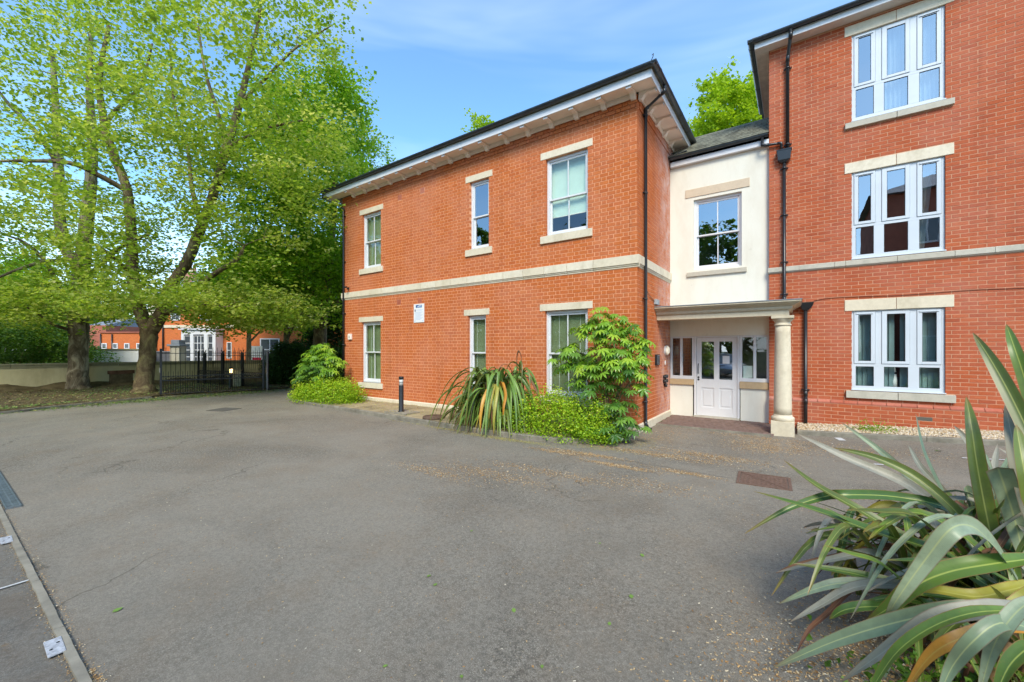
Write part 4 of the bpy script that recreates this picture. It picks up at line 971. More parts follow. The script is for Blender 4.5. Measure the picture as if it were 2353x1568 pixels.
box('back_plate', m_blackmetal, ic, 0, 0.04, -0.14, 0.15, -0.125, 0.125, 0.004)
box('face_plate', m_steel, ic, 0.0405, 0.048, -0.05, 0.10, -0.11, 0.11, 0.002)
bt = MB()
for i in range(3):
    for j in range(6): bt.box(0.0485, 0.052, -0.03+i*0.035, -0.008+i*0.035, -0.09+j*0.03, -0.07+j*0.03)
bt.build('call_buttons', m_blackmetal, ic, kind='stuff')
tag(box('bell_push', m_paper, None, xs_+0.002, xs_+0.025, 10.64, 10.70, 1.36, 1.46, 0.004), 'tiny white bell push below the round lamp beside the entrance', 'bell push')
kb = empty('pipe_outlets', (xs_, 10.65, 0.97), 0, 'cluster of small round black outlets on the side wall near the door', 'outlets')
for (dy, dz) in ((-0.11, 0.09), (-0.11, -0.02), (0.03, 0.10), (0.04, -0.01), (-0.03, -0.12)):
    MB().tube([(0.0, dy, dz), (0.07, dy, dz), (0.075, dy, dz)], [0.045, 0.045, 0.028], 14).build('outlet', m_blackmetal, kb)
tag(box('cable_box', plain('grey_box', (0.32,0.34,0.35), 0.6, 0.3), None, xs_+0.002, xs_+0.06, 9.72, 9.97, 2.79, 2.91, 0.004), 'small grey cable box on the side wall just above the porch roof', 'box')
tag(MB().tube([(xs_+0.075, 8.93, 3.02), (xs_+0.02, 9.2, 2.98), (xs_+0.014, 9.6, 2.88), (xs_+0.014, 10.2, 2.80), (xs_+0.014, 11.1, 2.83)], 0.006, 5).build('wall_cable', m_black, None), 'thin black cable sagging along the side wall above the porch roof', 'cable')
# ================================================================== soil verge, courtyard wall, gate
soilp = [(-17.5, -9), (-17.5, -1), (-17.70, 1.24), (-18.16, 2.07), (-18.62, 3.38), (-19.0, 4.70)]
kerb_run('verge_kerb', m_kerb, soilp, -0.10, 0.06, -0.10, 0.9)
def soil_x(y):
    P = [(-9, -17.5), (1.24, -17.7), (2.07, -18.16), (3.38, -18.62), (4.7, -19.0), (5.15, -19.5), (8.3, -18.52), (10, -18.7), (20, -19.5)]
    for (a, xa), (b, xb) in zip(P[:-1], P[1:]):
        if a <= y <= b: return xa+(xb-xa)*(y-a)/(b-a)
    return -19.5
WP = [(-27.4, -9), (-26.3, 0.5), (-25.75, 4.5), (-25.0, 8.0), (-23.7, 11.2), (-22.0, 15.0), (-20.0, 20.0)]
def wall_x(y):
    for (x0, a), (x1, b) in zip(WP[:-1], WP[1:]):
        if a <= y <= b: return x0+(x1-x0)*(y-a)/(b-a)
    return -20.0
ys = np.arange(-9, 20.01, 0.25); V = []; F = []; nc = 28
for y in ys:
    a, b = soil_x(y)-0.09, wall_x(y)-1.0
    for k in range(nc+1):
        t = k/nc; x = a+(b-a)*t; dw = abs(x-wall_x(y))
        z = 0.045+0.03*math.sin(min(t*3, 1)*1.5)+0.03*mnoise.noise(Vector((x*1.2, y*1.2, 0)))+max(0, 0.30-dw*0.45)*0.9*(1.0+0.6*mnoise.noise(Vector((y*1.3, 2, 5))))
        V.append((x, y, z))
for i in range(len(ys)-1):
    for k in range(nc): a = i*(nc+1)+k; F.append((a, a+1, a+nc+2, a+nc+1))
np_mesh('verge', np.array(V), np.array(F), m_soil, None, True, kind='structure')
m_cwall = render_mat('stained_cream_render', (0.56,0.49,0.28), (0.24,0.18,0.10))
m_coping = stone_mat('mossy_coping', (0.26,0.24,0.14), (0.30,0.28,0.17), (0.13,0.12,0.06), 0.6)
cw = empty('garden_wall', (0, 0, 0), 0, 'long low cream rendered wall with mossy stone coping behind the plane trees', 'wall')
for i, ((x0, y0), (x1, y1)) in enumerate(zip(WP[:-1], WP[1:])):
    L = math.hypot(x1-x0, y1-y0); a = math.atan2(y1-y0, x1-x0)
    M4 = Matrix.Translation(((x0+x1)/2, (y0+y1)/2, 0)) @ Matrix.Rotation(a, 4, 'Z')
    MB().obox(M4 @ Matrix.Translation((0, 0, 0.45)), L, 0.22, 1.10).build('wall_body', m_cwall, cw)
    n = max(1, round(L/0.75))
    for k in range(n):
        lx = -L/2+(k+0.5)*L/n; dz = rnd.uniform(-0.008, 0.008)
        MB().obox(M4 @ Matrix.Translation((lx, rnd.uniform(-0.01, 0.01), 1.045+dz)), L/n-0.012, 0.30, 0.09).build('coping_stone', m_coping, cw)
        MB().obox(M4 @ Matrix.Translation((lx, 0, 1.125+dz)), L/n-0.012, 0.36, 0.065).build('coping_stone', m_coping, cw)
hs = empty('bricked_hatch', (-25.35, 5.25, 0), R(102), 'small stone framed blocked opening at the foot of the cream wall between the two trunks', 'hatch')
box('hatch_panel', plain('mossy_brown_panel', (0.13,0.10,0.055), 0.9, 0.2, var=0.4), hs, -0.40, 0.40, -0.06, 0.1, 0, 0.62, 0.01)
box('hatch_head', plain('dark_brick_head', (0.16,0.08,0.05), 0.9, 0.2, var=0.4), hs, -0.46, 0.46, -0.08, 0.1, 0.621, 0.78, 0.01)
# railings
def railing(name, A, B, lab, cat, h=1.75, posts=(0, 1), tallstep=0.14, post_r=0.035, curls=(), tails=True):
    A, B = Vector((*A, 0)), Vector((*B, 0)); L = (B-A).length; d = (B-A)/L
    o = empty(name, tuple(A), math.atan2(d.y, d.x), lab, cat, 'black iron railings round the gate')
    for z in (0.07, 0.56, 0.72, h-0.16): box('rail', m_blackmetal, o, 0.02, L-0.02, -0.02, 0.02, z-0.012, z+0.012)
    nb = int(L/tallstep)
    for k in range(1, nb):
        x = L*k/nb
        MB().tube([(x, 0, 0.05), (x, 0, h+0.02), (x, 0, h+0.09)], [0.009, 0.009, 0.001], 5).build('bar', m_blackmetal, o)
    for k in range(nb):
        x = L*(k+0.5)/nb
        MB().tube([(x, 0, 0.07), (x, 0, 0.86), (x, 0, 0.93)], [0.008, 0.008, 0.001], 5).build('short_bar', m_blackmetal, o)
    rg_ = MB()
    for k in range(nb):
        x = L*(k+0.5)/nb; rg_.tube([(x+0.055*math.cos(t*math.pi/6), 0, 0.64+0.062*math.sin(t*math.pi/6)) for t in range(13)], 0.007, 5, False)
    rg_.build('ring', m_blackmetal, o, kind='stuff')
    for t in posts: box('post', m_blackmetal, o, L*t-post_r, L*t+post_r, -post_r, post_r, -0.05, h+0.02)
    for t in curls:
        x = L*t; c_ = MB(); c_.box(x-0.085, x+0.085, -0.035, 0.035, -0.05, h-0.06)
        for sx in (-1, 1): c_.tube([(x+sx*0.05, 0, h-0.07), (x+sx*0.06, 0, h+0.0), (x+sx*0.11, 0, h+0.07), (x+sx*0.17, 0, h+0.10)], [0.03, 0.025, 0.015, 0.006], 6)
        c_.build('stanchion', m_blackmetal, o)
    return o
GA, GB = (-19.62, 5.16), (-18.55, 8.28)
railing('iron_railing', GA, GB, 'near black iron railing panel with finials, right of the forked plane trunk', 'railing')
railing('iron_railing', (-24.0, 7.75), (-18.75, 8.55), 'far black iron railing with three broad stanchions behind the nearer panel', 'railing', 1.62, (0, 1), 0.14, 0.03, (0.10, 0.38, 0.66))
tag(box('gate_post', m_steel, None, -18.58, -18.52, 8.40, 8.46, -0.05, 1.62, 0.003), 'bright silver square gate post at the right end of the railing', 'post')
box('post_label', m_paper, empty('post_sticker', (-19.62, 5.16, 1.0), 0, 'pale sticker on the left black railing post', 'sticker'), -0.037, 0.037, -0.0385, -0.0365, -0.13, 0.05)
bollard(-20.3, 7.75, 0.03, 0.93, 'lit bollard light with a warm glow seen through the black railing', True)
cb = empty('service_cabinet', (-20.75, 8.2, 0.05), R(-30), 'small pale green cabinet behind the lit bollard light', 'cabinet')
box('cabinet_body', plain('pale_green_metal', (0.30,0.32,0.22), 0.6, 0.3, var=0.2), cb, -0.27, 0.27, -0.15, 0.15, 0, 0.74, 0.01); box('cabinet_door', plain('pale_green_metal', (0.34,0.36,0.25), 0.6, 0.3, var=0.2), cb, -0.23, 0.23, -0.162, -0.1505, 0.06, 0.70, 0.006)
box('cabinet_cap', m_coping, cb, -0.30, 0.30, -0.18, 0.18, 0.7405, 0.775, 0.006)
# ================================================================== beyond the wall
m_obr = Mat('far_orange_brick'); 
bt_ = m_obr.N('ShaderNodeTexBrick'); tcx = m_obr.N('ShaderNodeTexCoord'); mpx = m_obr.N('ShaderNodeMapping'); mpx.inputs['Rotation'].default_value = (R(90), 0, 0)
m_obr.L(tcx.outputs['Object'], mpx.inputs[0]); m_obr.L(mpx.outputs[0], bt_.inputs[0]); bt_.inputs['Scale'].default_value = 4.4; bt_.inputs['Mortar Size'].default_value = 0.02
bt_.inputs['Color1'].default_value = (0.62,0.15,0.03,1); bt_.inputs['Color2'].default_value = (0.50,0.11,0.028,1); bt_.inputs['Mortar'].default_value = (0.5,0.25,0.12,1)
m_obr.color(bt_.outputs[0]).rough(0.85, 0.2); m_obr = m_obr.m
m_dbr = plain('far_red_brick', (0.33,0.11,0.07), 0.9, 0.2, var=0.2, scale=1)
m_pink = plain('far_pink_brick', (0.52,0.24,0.18), 0.9, 0.2, var=0.15, scale=1)
m_fslate = plain('far_slate', (0.22,0.24,0.27), 0.8, 0.3, var=0.15)
m_fglass = plain('far_glass', (0.07,0.08,0.09), 0.08, 0.8)
def far_window(parent, x0, x1, z0, z1, y, nx=2, nz=2, fr=0.09, m=None):
    f = MB(); m = m or m_white
    f.box(x0-fr, x0, y-0.06, y, z0-fr, z1+fr).box(x1, x1+fr, y-0.06, y, z0-fr, z1+fr).box(x0, x1, y-0.06, y, z1, z1+fr).box(x0, x1, y-0.06, y, z0-fr, z0)
    for k in range(1, nx): xx = x0+(x1-x0)*k/nx; f.box(xx-0.025, xx+0.025, y-0.05, y-0.01, z0, z1)
    for k in range(1, nz): zz = z0+(z1-z0)*k/nz; f.box(x0, x1, y-0.052, y-0.009, zz-0.025, zz+0.025)
    w = f.build('window', m, parent)
    box('pane', m_fglass, w, x0, x1, y-0.02, y-0.005, z0, z1); return w
def cam_frame(name, x, Z, lab, cat, dz=0):
    p = at(x, HOR, Z); return empty(name, (p.x, p.y, 0), R(YAW)+dz, lab, cat)
S36 = FOC/36.0
h1 = cam_frame('brick_villa', 345, 36, 'bright orange brick villa with a white columned bay window, beyond the cream wall', 'house')
def hx(px): return (px-345)/S36
def hzz(py): return CAM_Z+(HOR-py)/S36
box('wall', m_obr, h1, 0, 17.0, 0, 8, -0.5, 6.6)
MB().add([(-0.4,-0.4,6.6),(17.4,-0.4,6.6),(17.4,8.4,6.6),(-0.4,8.4,6.6),(3.5,4,9.0),(13.5,4,9.0)], [(0,1,5,4),(1,2,5),(2,3,4,5),(3,0,4),(3,2,1,0)]).build('roof', m_fslate, h1)
box('eaves_cornice', m_stone, h1, -0.3, 17.3, -0.3, -0.001, 6.35, 6.59); box('stone_band', m_stone, h1, 0, 17, -0.08, -0.002, 3.62, 3.85)
box('corner_pier', m_stone, h1, -0.1, 0.62, -0.14, -0.09, -0.5, 6.3)
ch = box('chimney', m_pink, h1, hx(354), hx(378), 3.2, 4.2, 7.0, 9.1); box('chimney_cap', m_stone, ch, hx(352), hx(380), 3.1, 4.3, 9.101, 9.25)
for k in range(2): MB().lathe([(0.17, 9.25), (0.13, 9.8), (0.16, 9.85)], hx(361)+k*0.4, 3.7, 12).build('chimney_pot', m_pink, ch)
bx0, bx1 = hx(435), hx(512)
by = box('bay', m_white, h1, bx0, bx1, -0.9, -0.003, 3.0, 3.4); box('bay_cornice', m_white, by, bx0-0.15, bx1+0.15, -1.05, -0.004, 3.401, 3.52); box('bay_base', m_obr, by, bx0, bx1, -0.9, -0.003, -0.5, 0.35)
for a, b in ((435, 441), (455, 462), (486, 494), (505, 512)): box('bay_column', m_white, by, hx(a), hx(b), -0.92, -0.005, 0.3505, 2.999)
far_window(h1, hx(442), hx(454), 0.5, 2.85, -0.8, 1, 4, 0.04); far_window(h1, hx(463), hx(485), 0.5, 2.85, -0.8, 3, 4, 0.04); far_window(h1, hx(495), hx(504), 0.5, 2.85, -0.8, 1, 4, 0.04)
far_window(h1, hx(462), hx(484), 4.35, 5.9, 0, 2, 2); far_window(h1, hx(395), hx(412), 4.35, 5.9, 0, 2, 2); far_window(h1, hx(560), hx(585), 4.35, 5.9, 0, 2, 2)
far_window(h1, hx(523), hx(531), 1.0, 2.3, 0, 1, 2, 0.06); far_window(h1, hx(600), hx(640), 0.8, 2.6, 0, 2, 2)
MB().tube([(hx(376), -0.1, -0.2), (hx(376), -0.1, 6.3)], 0.06, 8).build('downpipe', m_blackmetal, h1)
h2 = cam_frame('low_brick_wing', 230, 37, 'low flat roofed orange brick wing with four small white windows, left of the villa', 'house')
S37 = FOC/37
box('wall', m_obr, h2, 0, 4.4, 0, 5, -0.5, 3.2); box('roof_edge', m_dbr, h2, -0.1, 4.5, -0.1, 5.1, 3.201, 3.32)
for px in (240, 265, 292, 320): far_window(h2, (px-4-230)/S37, (px+4-230)/S37, 1.85, 2.2, 0, 1, 1, 0.08)
for px in (228, 254, 346): MB().tube([((px-228)/S37+0.1, -0.08, -0.2), ((px-228)/S37+0.1, -0.08, 3.1)], 0.05, 6).build('downpipe', m_blackmetal, h2)
h3 = cam_frame('brick_gable_house', 200, 44, 'dark red brick building end behind the left trunk', 'house')
box('wall', m_dbr, h3, 0, 2.0, 0, 6, -0.5, 4.3); MB().prism([(0, 4.3), (6, 4.3), (3, 5.2)], 'x', 0, 2.0).build('roof', m_fslate, h3)
h4 = cam_frame('pink_brick_house', 118, 75, 'distant pale pink brick house with a grey roof, left of the big trunk', 'house')
box('wall', m_pink, h4, 0, 4.2, 0, 6, -0.5, 4.1); MB().prism([(-0.3, 4.1), (6.3, 4.1), (3, 6.2)], 'x', -0.2, 4.4).build('roof', m_fslate, h4)
for a in (0.5, 2.0, 3.4): far_window(h4, a, a+0.6, 2.3, 3.5, 0, 1, 2, 0.08)
h5 = cam_frame('red_roofed_house', 60, 90, 'distant reddish house half hidden by leaves at the far left', 'house')
box('wall', m_pink, h5, 0, 12, 0, 6, -0.5, 4.6); MB().prism([(-0.3, 4.6), (6.3, 4.6), (3, 7.2)], 'x', -0.2, 12.2).build('roof', m_dbr, h5)
for a in (2, 5, 8): far_window(h5, a, a+0.8, 2.0, 3.4, 0, 1, 2, 0.08)
ww = cam_frame('white_wall', 196, 29.5, 'white painted brick wall beyond the cream wall, between the two trunks', 'wall')
box('wall_body', render_mat('white_painted_brick', (0.66,0.67,0.66), (0.45,0.45,0.42)), ww, 0, 4.3, 0, 0.25, -0.5, 1.68); box('coping', m_coping, ww, -0.05, 4.35, -0.06, 0.31, 1.681, 1.78)
bw = cam_frame('brown_wall', 84, 28.5, 'rusty brown boarded wall with faded graffiti, beyond the cream wall at far left', 'wall')
box('wall_body', bark_mat('rusty_boards', (0.10,0.035,0.02), (0.14,0.055,0.035), (0.32,0.20,0.17), 1.3), bw, 0, 2.1, 0, 0.15, -0.5, 1.55); box('coping', m_fslate, bw, -0.05, 2.15, -0.05, 0.2, 1.551, 1.62)
wbn = cam_frame('wheelie_bin', 380, 31, 'grey wheeled bin standing beyond the wall left of the stone pier', 'bin')
MB().add([(-0.26,-0.3,0),(0.26,-0.3,0),(0.26,0.3,0),(-0.26,0.3,0),(-0.34,-0.36,1.15),(0.34,-0.36,1.15),(0.34,0.36,1.15),(-0.34,0.36,1.15)], [(0,3,2,1),(0,1,5,4),(1,2,6,5),(2,3,7,6),(3,0,4,7),(4,5,6,7)]).build('bin_body', plain('bin_grey', (0.12,0.125,0.14), 0.5), wbn); wbn.scale = (2.4, 1.2, 1.3)
box('bin_lid', plain('bin_lid_grey', (0.16,0.165,0.18), 0.5), wbn, -0.37, 0.37, -0.42, 0.38, 1.151, 1.23, 0.02)
pr = cam_frame('stone_pier', 409, 30, 'dark capped stone gate pier in front of the orange villa', 'pier')
box('pier_body', m_stone_g, pr, -0.33, 0.33, -0.33, 0.33, -0.3, 1.95); box('pier_cap', m_fslate, pr, -0.47, 0.47, -0.47, 0.47, 1.951, 2.1, 0.03); box('cap_top', m_fslate, pr, -0.30, 0.30, -0.3, 0.3, 2.101, 2.42, 0.03)
sg2 = cam_frame('red_white_sign', 590, 27, 'small white and red sign on a post beyond the railing', 'sign')
box('sign_board', m_paper, sg2, -0.35, 0.35, -0.02, 0.0, 0.95, 1.95); box('red_panel', plain('sign_red', (0.55,0.02,0.05), 0.5), sg2, -0.3, 0.3, -0.028, -0.0205, 1.0, 1.2); box('sign_post', m_steel, sg2, -0.03, 0.03, 0.001, 0.05, 0, 1.95)
# road beyond the wall
MB().add([(-60, -40, -0.03), (-27.6, -40, -0.03), (-26.5, 2, -0.03), (-24.2, 11, -0.03), (-18, 40, -0.03), (-60, 40, -0.03)], [(0,1,2,3,4,5)]).build('road', m_asphalt, None, kind='structure')
# ================================================================== behind the camera (seen in the window glass)
bb = empty('brick_terrace', (0, 0, 0), 0, 'tall red brick building behind the viewer, mirrored in the window panes', 'building')
box('wall', m_dbr, bb, 4.2, 17, -21, -13, -0.2, 11.6); MB().add([(3.8,-21.4,11.6),(17.4,-21.4,11.6),(17.4,-12.6,11.6),(3.8,-12.6,11.6),(7.5,-17,13.6),(13.5,-17,13.6)], [(0,1,5,4),(1,2,5),(2,3,4,5),(3,0,4),(3,2,1,0)]).build('roof', m_fslate, bb)
for zz in (1.0, 4.6, 8.3):
    for xx in (6.0, 8.8, 11.6, 14.4):
        w = MB().box(xx, xx+1.1, -12.999, -12.94, zz, zz+1.6).build('window', m_white, bb)
        for (a, b) in ((0.08, 0.51), (0.59, 1.02)): box('pane', m_fglass, w, xx+a, xx+b, -12.939, -12.93, zz+0.1, zz+1.5)
# ================================================================== trees
def leaf_cloud(name, C_, N_, size, m, parent, tone, kind='stuff', aspect=0.85, flat=0.6, seed=1, lobes=True):
    """C_: (n,3) leaf positions; leaf = folded pointed blade of four triangles"""
    r_ = np.random.default_rng(seed); n = len(C_)
    nrm = r_.normal(0, 1, (n,3)); nrm[:,2] = np.abs(nrm[:,2]) + flat*2.2; nrm /= np.linalg.norm(nrm, axis=1)[:,None]
    d = r_.normal(0, 1, (n,3)); d[:,2] -= 0.35; d -= (d*nrm).sum(1)[:,None]*nrm; d /= np.linalg.norm(d, axis=1)[:,None]
    w = np.cross(nrm, d); s = (size*r_.uniform(0.6, 1.25, n))[:,None]
    base = C_-d*s*0.5; tip = C_+d*s*0.5-nrm*s*0.10; m0 = C_-d*s*0.05-nrm*s*0.0
    l1 = C_+w*s*0.5*aspect-d*s*0.02+nrm*s*0.10; r1 = C_-w*s*0.5*aspect-d*s*0.02+nrm*s*0.10
    V = np.stack([base, l1, tip, r1], 1).reshape(-1, 3)
    k = (np.arange(n)*4)[:,None]
    F = np.concatenate([k+np.array([[0,1,2]]), k+np.array([[0,2,3]])], 1).reshape(-1, 3)
    t = np.repeat(np.clip(tone, 0, 1), 2)
    return np_mesh(name, V, F, m, parent, False, {'tone': t}, kind=kind)
def tree(label, name, limbs, clusters, lpc, size, m_leaf, m_bk, seed, spread=(0.66, 0.66, 0.24), group=None, base=None, twig_r=0.030, tone_bias=0.0, cat='tree', sides=10, flat=0.6, trunk_first=1):
    """limbs: [(points, radii)]; the first is the trunk; clusters: (n,3) centres of leafy sprays"""
    r_ = np.random.default_rng(seed); rr = random.Random(seed)
    b0 = base or limbs[0][0][0]
    root = empty(name, (0, 0, 0), 0, label, cat, group)
    S = []                                   # skeleton samples: x,y,z,r
    tb = MB(); lb = MB()
    for li, (P, rad) in enumerate(limbs):
        C_ = catmull(P, 7); m_ = len(C_); RR = [float(np.interp(i/(m_-1)*(len(P)-1), range(len(P)), rad)) for i in range(m_)]
        for i, p in enumerate(C_):
            k = 0.06*RR[i]
            C_[i] = p+Vector((rr.uniform(-k, k), rr.uniform(-k, k), 0))
            if li or i > m_*0.45: S.append((C_[i].x, C_[i].y, C_[i].z, RR[i]))
        (tb if li < trunk_first else lb).tube(C_, RR, sides+4 if li < trunk_first else sides, True, True)
    t_o = tb.build('trunk', m_bk, root)
    cl = np.asarray(clusters); S = np.array(S)
    # nearest limb first, so that far sprays grow from branches already laid
    d0 = np.array([np.min(np.linalg.norm(S[:,:3]-c_, axis=1)) for c_ in cl]); order = np.argsort(d0)
    tips = []; nS = len(S); buf = np.zeros((nS+len(cl)*5, 4)); buf[:nS] = S
    for i in order:
        c_ = cl[i]; A = buf[:nS]
        dv = np.linalg.norm(A[:,:3]-c_, axis=1)+np.clip(A[:,2]-c_[2]+0.1, 0, None)*0.9
        k = int(np.argmin(dv)); s_ = A[k]; D = float(np.linalg.norm(s_[:3]-c_))
        r0 = min(max(twig_r*0.35, 0.010+0.010*D), s_[3]*0.6, twig_r*2.2)
        mid = (s_[:3]+c_)/2+np.array([rr.uniform(-.12,.12)*D, rr.uniform(-.12,.12)*D, 0.10*D])
        Q = [s_[:3]*(1-t)**2+2*mid*t*(1-t)+c_*t*t for t in (0, .25, .5, .75, 1)]
        rs = [r0*(1-0.8*t) for t in (0, .25, .5, .75, 1)]
        lb.tube(Q, rs, 4 if r0 < 0.03 else 5, False, True)
        for t in (2, 3, 4): buf[nS] = (*Q[t], rs[t]); nS += 1
        tips.append((Q[2], Q[3], Q[4]))
    lb.build('branches', m_bk, t_o)
    T = np.array(tips); n = len(T)*lpc; idx = np.repeat(np.arange(len(T)), lpc)
    f = r_.beta(2.2, 1.0, n)[:,None]; base_ = T[idx,0]*(1-f)+T[idx,2]*f
    sub = r_.normal(0, 1, (len(T)*6, 3))*np.array(spread)*0.75; sub = sub.reshape(len(T), 6, 3)
    pick = r_.integers(0, 6, n)
    C_ = base_+sub[idx, pick]+r_.normal(0, 1, (n,3))*np.array(spread)*0.33
    tone = 0.42+tone_bias+0.22*r_.normal(0, 1, n)*0.7+np.repeat(r_.normal(0, 0.13, len(T)), lpc)
    leaf_cloud('crown', C_, None, size, m_leaf, root, tone, seed=seed+1, flat=flat)
    return root
def blob(n, c_, r_, seed, shell=0.35, lo=None, keep=None):
    """n points in an ellipsoid, denser to the outside"""
    g = np.random.default_rng(seed); out = []
    while len(out) < n:
        v = g.normal(0, 1, 3); v /= np.linalg.norm(v); q = (g.uniform(shell**3, 1))**(1/3)
        p = np.array(c_)+v*q*np.array(r_)*(1+0.12*math.sin(v[0]*5+seed)+0.10*math.sin(v[1]*7+v[2]*6))
        if lo is not None and p[2] < lo: continue
        if keep and not keep(p): continue
        out.append(p)
    return np.array(out)
def A3(x, y, Z): return tuple(at(x, y, Z))
# plane tree B (forked, nearer)
def gnd(v, z=0.0): return (v[0], v[1], z)
B0 = at(331, 905, 16.0)
limbsB = [([gnd(B0, -0.1), gnd(B0, 0.12), gnd(at(333, 860, 16), 0.75), A3(340, 800, 16), A3(343, 752, 16)], [0.50, 0.36, 0.285, 0.262, 0.30]),
    ([A3(343, 762, 16), A3(322, 715, 16), A3(306, 640, 15.9), A3(302, 560, 15.8), A3(292, 440, 15.6), A3(262, 360, 15.4), A3(240, 290, 15.2), A3(228, 180, 15), A3(250, 60, 15)], [0.25, 0.21, 0.19, 0.175, 0.145, 0.145, 0.12, 0.09, 0.05]),
    ([A3(345, 760, 16), A3(372, 718, 16), A3(392, 660, 15.9), A3(430, 600, 15.7), A3(462, 520, 15.4), A3(492, 440, 15.1), A3(520, 340, 14.8), A3(550, 240, 14.6), A3(580, 110, 14.4), A3(600, 20, 14.3)], [0.27, 0.235, 0.205, 0.19, 0.17, 0.15, 0.14, 0.11, 0.07, 0.04]),
    ([A3(292, 440, 15.6), A3(230, 405, 15.0), A3(160, 375, 14.4), A3(60, 370, 14.0), A3(-20, 372, 13.8)], [0.10, 0.09, 0.075, 0.055, 0.03]),
    ([A3(385, 700, 15.9), A3(440, 665, 15.2), A3(500, 625, 14.6), A3(545, 595, 14.2), A3(560, 565, 14.0)], [0.14, 0.11, 0.085, 0.07, 0.04]),
    ([A3(520, 340, 14.8), A3(500, 260, 15), A3(470, 160, 15.2), A3(455, 60, 15.4)], [0.08, 0.07, 0.05, 0.03]),
    ([A3(462, 520, 15.4), A3(440, 430, 16), A3(430, 340, 16.4), A3(400, 240, 16.6), A3(390, 100, 16.8)], [0.09, 0.08, 0.06, 0.05, 0.03]),
    ([A3(372, 718, 16), A3(420, 712, 15), A3(470, 700, 14.2), A3(520, 706, 13.6)], [0.09, 0.07, 0.05, 0.025]),
    ([A3(550, 240, 14.6), A3(610, 180, 14), A3(680, 110, 13.6), A3(760, 60, 13.4)], [0.06, 0.05, 0.035, 0.015]),
    ([A3(520, 340, 14.8), A3(600, 300, 14), A3(680, 280, 13.5), A3(750, 270, 13.2)], [0.06, 0.05, 0.03, 0.015]),
    ([A3(306, 640, 15.9), A3(270, 600, 15), A3(215, 560, 14.2), A3(150, 540, 13.6)], [0.07, 0.055, 0.04, 0.02])]
def keepB(p):
    q = proj(p)
    if q is None: return False
    x, y, Z = q
    if x > 812: return False
    if x > 640 and y > 660: return False
    if y > 742+32*math.sin(x*0.05)+22*math.sin(x*0.13+2) or (265 < x < 440 and y > 690): return False
    gaps = ((280, 390, 55, 60), (440, 590, 60, 55), (520, 660, 60, 45), (255, 470, 32, 60), (400, 640, 40, 40), (770, 180, 40, 30))
    h_ = (math.sin(x*12.9898+y*78.233)*43758.5453) % 1
    for gx, gy, a, b in gaps:
        if ((x-gx)/a)**2+((y-gy)/b)**2 < 1 and h_ < 0.8: return False
    if x > 600 and y < 330 and h_ < 0.15+0.45*(x-600)/200: return False
    return True
cB = np.concatenate([blob(240, at(470, 250, 15.0), (6.4, 6.0, 7.0), 3, 0.25, None, keepB), blob(85, at(420, 520, 14.8), (5.2, 5.0, 3.4), 4, 0.1, None, keepB),
                     blob(88, at(640, 190, 14.0), (3.3, 4, 5.2), 6, 0.1, None, keepB), blob(70, at(430, 700, 14.6), (3.8, 3.6, 0.9), 5, 0.0, 2.4, keepB), blob(60, at(570, 715, 15.5), (2.6, 2.4, 1.0), 8, 0.0, 2.4, lambda p: proj(p)[0] < 720)])
tree('forked plane tree with mottled trunk, standing right beside the left end of the black railing', 'plane_tree', limbsB, cB, 98, 0.135, m_leaf_plane, m_bark_b, 11, group='plane trees by the garden wall', tone_bias=0.06)
# plane tree A (thick straight trunk)
A0 = at(179, 898, 17.4)
limbsA = [([gnd(A0, -0.1), gnd(A0, 0.15), gnd(at(179, 850, 17.4), 0.9), A3(181, 790, 17.4), A3(180, 740, 17.4), A3(182, 680, 17.4), A3(188, 610, 17.4), A3(196, 540, 17.4), A3(206, 440, 17.4), A3(212, 330, 17.4), A3(205, 200, 17.4), A3(210, 60, 17.4)], [0.48, 0.38, 0.325, 0.31, 0.345, 0.28, 0.27, 0.25, 0.21, 0.17, 0.12, 0.07]),
    ([A3(186, 620, 17.4), A3(150, 570, 17.4), A3(135, 480, 17.5), A3(134, 380, 17.6), A3(128, 260, 17.7), A3(120, 120, 17.8)], [0.20, 0.19, 0.19, 0.17, 0.13, 0.07]),
    ([A3(165, 740, 17.3), A3(135, 670, 16.8), A3(110, 610, 16.4), A3(60, 560, 16), A3(10, 540, 15.6)], [0.10, 0.09, 0.075, 0.05, 0.03]),
    ([A3(165, 760, 17.3), A3(120, 745, 16.5), A3(85, 720, 15.8), A3(30, 690, 15)], [0.07, 0.055, 0.04, 0.02]),
    ([A3(196, 640, 17.4), A3(240, 600, 16.8), A3(290, 560, 16), A3(340, 540, 15.4)], [0.09, 0.08, 0.06, 0.03]),
    ([A3(170, 600, 17.4), A3(110, 600, 16), A3(40, 620, 15), A3(-30, 650, 14.5)], [0.08, 0.07, 0.05, 0.03]),
    ([A3(212, 330, 17.4), A3(260, 260, 17), A3(320, 200, 16.6), A3(350, 100, 16.2)], [0.10, 0.08, 0.06, 0.03]),
    ([A3(134, 380, 17.6), A3(80, 300, 17), A3(20, 240, 16.6), A3(-40, 160, 16.2)], [0.10, 0.08, 0.06, 0.03])]
def keepA(p):
    q = proj(p)
    if q is None: return False
    x, y, Z = q
    if y > 772+30*math.sin(x*0.06+1) or x > 430: return False
    if 95 < x < 340 and y > 745: return False
    h_ = (math.sin(x*12.9898+y*78.233)*43758.5453) % 1
    for gx, gy, a, b in ((285, 390, 60, 60), (170, 430, 26, 80), (260, 560, 40, 30), (15, 380, 30, 50), (180, 640, 40, 28)):
        if ((x-gx)/a)**2+((y-gy)/b)**2 < 1 and h_ < 0.8: return False
    return True
